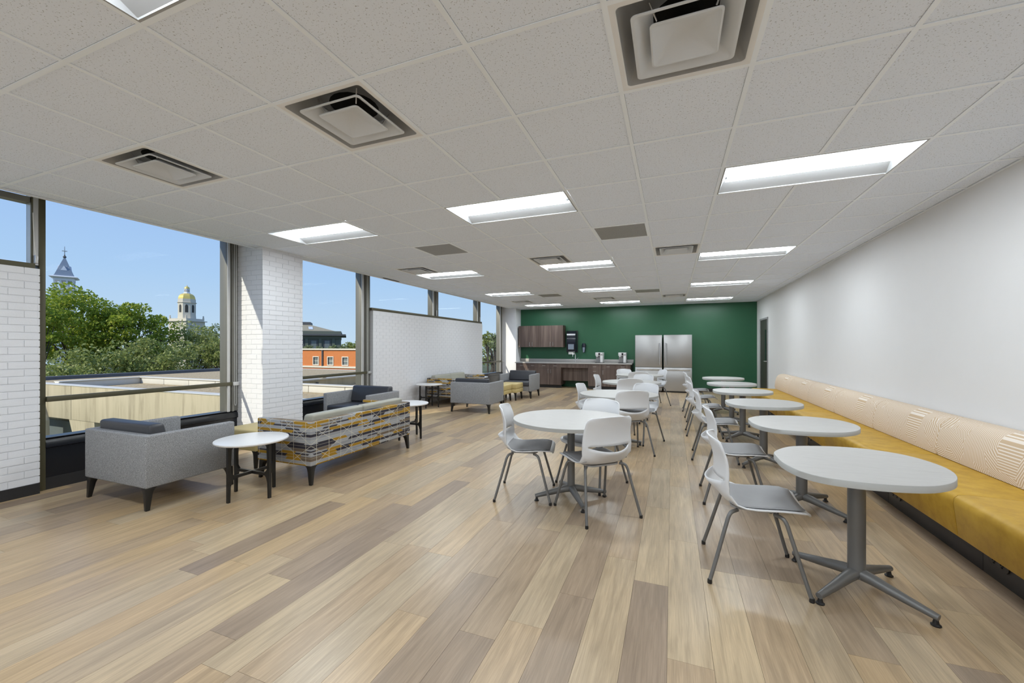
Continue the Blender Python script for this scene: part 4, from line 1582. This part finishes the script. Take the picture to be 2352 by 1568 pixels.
def dome_tower():
    D = 115.0
    s = D/F
    x, y, _ = ray_at(429.5, 720, D)
    t = tag(empty('dome_tower', (x, y, -7), math.radians(12)), 'cream octagonal tower with a gold dome and lantern', 'tower')
    zz = lambda v: CAMP[2]-(v-796.13)*s+7
    og = lambda r, v: [(r*math.cos(PI/8+k*PI/4), r*math.sin(PI/8+k*PI/4), zz(v)) for k in range(8)]
    MB().lathe([(0.85, zz(674.5)), (0.80, zz(673)), (0.62, zz(671.5)), (0.62, zz(663.5)), (0.7, zz(663))], 8).build('lantern', M['white_tower'], t)
    for k in range(8):
        a = k*PI/4
        c, sn = math.cos(a), math.sin(a)
        MB().prism([(c*r-sn*q, sn*r+c*q) for r, q in ((0.56, -0.12), (0.60, -0.12), (0.60, 0.12), (0.56, 0.12))], zz(670.8), zz(665)).build('lantern_opening', M['dark_open'], t)
    MB().lathe([(0.66, zz(663)), (0.60, zz(660.5)), (0.36, zz(658.5)), (0.08, zz(657)), (0.04, zz(654.5))], 12).build('lantern_cap', M['gold'], t, smooth=40)
    MB().loft([og(2.05, 687), og(2.0, 684), og(1.85, 680), og(1.55, 677), og(1.15, 675), og(0.8, 674)], True, True).build('dome', M['gold'], t)
    MB().loft([og(2.12, 694.5), og(2.12, 687.1)], True, True).build('drum_top', M['stone'], t)
    MB().loft([og(2.3, 696), og(2.35, 695.4), og(2.2, 694.6)], True, True).build('cornice', M['stone'], t)
    MB().loft([og(2.22, 735), og(2.12, 722), og(2.12, 696.1)], True, True).build('drum', M['stone'], t)
    ap = 2.12*math.cos(PI/8)
    for k in range(8):
        a = k*PI/4
        c, sn = math.cos(a), math.sin(a)
        pr = [(-0.34, 718), (0.34, 718), (0.34, 704), (0.24, 701.5), (0.0, 700), (-0.24, 701.5), (-0.34, 704)]
        mb = MB().loft([[(c*r-sn*q, sn*r+c*q, zz(v)) for q, v in pr] for r in (ap-0.1, ap+0.02)], True, True)
        MB_w = mb.build('arched_opening', M['dark_open'], t)
    MB().box(-2.75, 2.75, -2.75, 2.75, zz(737), zz(732)).build('balustrade', M['stone'], t)
    for sx_ in (-1, 1):
        for sy_ in (-1, 1):
            MB().lathe([(0.2, zz(732)), (0.2, zz(729)), (0.1, zz(728)), (0.22, zz(726.5)), (0.05, zz(724.5))], 8, (sx_*2.6, sy_*2.6)).build('urn', M['stone'], t)
    MB().box(-3.25, 3.25, -3.25, 3.25, zz(739), zz(737.1)).build('ledge', M['stone'], t)
    MB().box(-2.85, 2.85, -2.85, 2.85, 0, zz(739.1)).build('shaft', M['stone'], t)


spire_tower()
dome_tower()


# trees ------------------------------------------------------------------------
def tree(u, depth, vtop, halfw, seed, leafmat, label, n=5200, leaf=0.26, group='trees beyond the concrete wing', flat=0.75, zlow=None, sparse=0.0, zb=-7.0, lean=0.0):
    r = np.random.RandomState(seed)
    x, y, zt = ray_at(u, vtop, depth)
    hw = halfw*depth/F
    t = tag(empty('tree', (x, y, zb)), label, 'tree', group)
    ht = zt-zb
    zl = ht-2*hw*flat if zlow is None else zlow
    rz = (ht-zl)/2
    cz = zl+rz
    # clusters on and in the crown
    nc = 70
    dirs = r.normal(size=(nc, 3))
    dirs /= np.linalg.norm(dirs, axis=1, keepdims=True)
    rad = r.uniform(0.45, 0.92, nc)[:, None]
    cen = dirs*rad*np.array([hw, hw, rz])+np.array([lean, 0, cz])
    csz = r.uniform(0.13, 0.27, nc)*hw
    idx = r.randint(0, nc, n)
    off_ = r.normal(size=(n, 3))
    off_ /= np.linalg.norm(off_, axis=1, keepdims=True)
    pos = cen[idx]+off_*(csz[idx]*r.uniform(0.5, 1.0, n)**0.6)[:, None]*np.array([1.15, 1.15, 0.75])
    a = r.normal(size=(n, 3))
    a /= np.linalg.norm(a, axis=1, keepdims=True)
    b = np.cross(a, r.normal(size=(n, 3)))
    b /= np.linalg.norm(b, axis=1, keepdims=True)
    s = leaf*r.uniform(0.6, 1.25, n)[:, None]
    V = np.concatenate([pos-a*s*0.5, pos+b*s*0.32, pos+a*s*0.5, pos-b*s*0.32], axis=1).reshape(-1, 3)
    me = bpy.data.meshes.new('foliage')
    me.vertices.add(4*n)
    me.vertices.foreach_set('co', V.ravel())
    me.loops.add(4*n)
    me.loops.foreach_set('vertex_index', np.arange(4*n))
    me.polygons.add(n)
    me.polygons.foreach_set('loop_start', np.arange(0, 4*n, 4))
    me.materials.append(leafmat)
    me.update(calc_edges=True)
    obj('foliage', me, t)
    mb = MB()
    tr = max(0.12, hw*0.075)
    mb.tube([(0, 0, 0), (0.05*hw, 0, zl*0.6), (lean*0.3, 0.03*hw, zl+0.1*rz), (lean*0.7, 0, cz)], [tr*1.3, tr, tr*0.8, tr*0.4], 8)
    for k in range(0, nc, 4):
        c = cen[k]
        st = (lean*0.3, 0.02*hw, zl*0.85+0.3*rz*r.rand())
        mid = (st[0]*0.5+c[0]*0.5, st[1]*0.5+c[1]*0.5, st[2]*0.45+c[2]*0.55-0.05*rz)
        mb.tube([st, mid, tuple(c)], [tr*0.45, tr*0.25, tr*0.08], 5)
    mb.build('trunk', M['bark'], t, smooth=60)
    return t


tree(168, 36, 650, 112, 1, M['leaf_oak'], 'big oak in bright leaf standing in front of the spire tower', 11000, 0.27, flat=0.95)
tree(92, 31, 682, 60, 2, M['leaf_oak'], 'yellow-green oak cut off by the first window mullion', 5000, 0.25, flat=1.2)
tree(292, 38, 682, 92, 3, M['leaf_oak'], 'rounded oak between the spire tower and the dome tower', 9000, 0.27, flat=0.95)
tree(432, 42, 738, 92, 4, M['leaf_olive'], 'grey-green live oak covering the foot of the dome tower', 9000, 0.24, flat=0.8)
tree(352, 33, 772, 80, 14, M['leaf_olive'], 'low dense live oak under the rounded oak', 6500, 0.22, flat=0.7)
tree(505, 40, 770, 45, 5, M['leaf_olive'], 'small dark tree touching the window mullion by the brick column', 3500, 0.22, flat=0.9)
tree(498, 60, 741, 26, 6, M['leaf_pale'], 'thin airy young tree near the window mullion', 420, 0.32, flat=0.8)
tree(205, 30, 800, 110, 7, M['leaf_olive'], 'dark understorey tree behind the roof edge', 6500, 0.22, flat=0.6)
tree(600, 58, 752, 70, 8, M['leaf_olive'], 'tree hidden behind the brick column', 3000, 0.3, flat=0.8)
for k, (u, v, hw_) in enumerate([(706, 791, 16), (735, 794, 18), (764, 791, 17), (792, 793, 14)]):
    tree(u, 62, v, hw_, 20+k, M['leaf_pale'], '%s pale shrub top above the brick building' % ords[k], 900, 0.3, 'shrub tops above the brick building', flat=0.8, zb=-4)
tree(812, 66, 781, 26, 30, M['leaf_olive'], 'dark green tree beside the hipped roof building', 2600, 0.3, flat=0.9)
tree(1120, 48, 758, 14, 31, M['leaf_olive'], 'dark sparse tree in the narrow far window', 500, 0.26, 'trees in the narrow far window', flat=1.3)
tree(1136, 44, 762, 16, 32, M['leaf_pale'], 'pale willowy tree in the narrow far window', 900, 0.24, 'trees in the narrow far window', flat=1.4)
tree(-30, 45, 690, 120, 40, M['leaf_olive'], 'tree past the near brick wall', 3000, 0.3)
tree(900, 120, 760, 60, 41, M['leaf_olive'], 'distant tree behind the low brick wall', 2500, 0.5, flat=0.7)
for k, (u, d) in enumerate([(60, 130), (200, 150), (340, 135), (470, 155), (860, 130), (1000, 150), (1130, 135)]):
    tree(u, d, 770, 58, 50+k, M['leaf_olive'], '%s of the distant trees along the campus edge' % ['first', 'second', 'third', 'fourth', 'fifth', 'sixth', 'seventh'][k], 2200, 0.7, 'distant trees along the campus edge', flat=0.6)
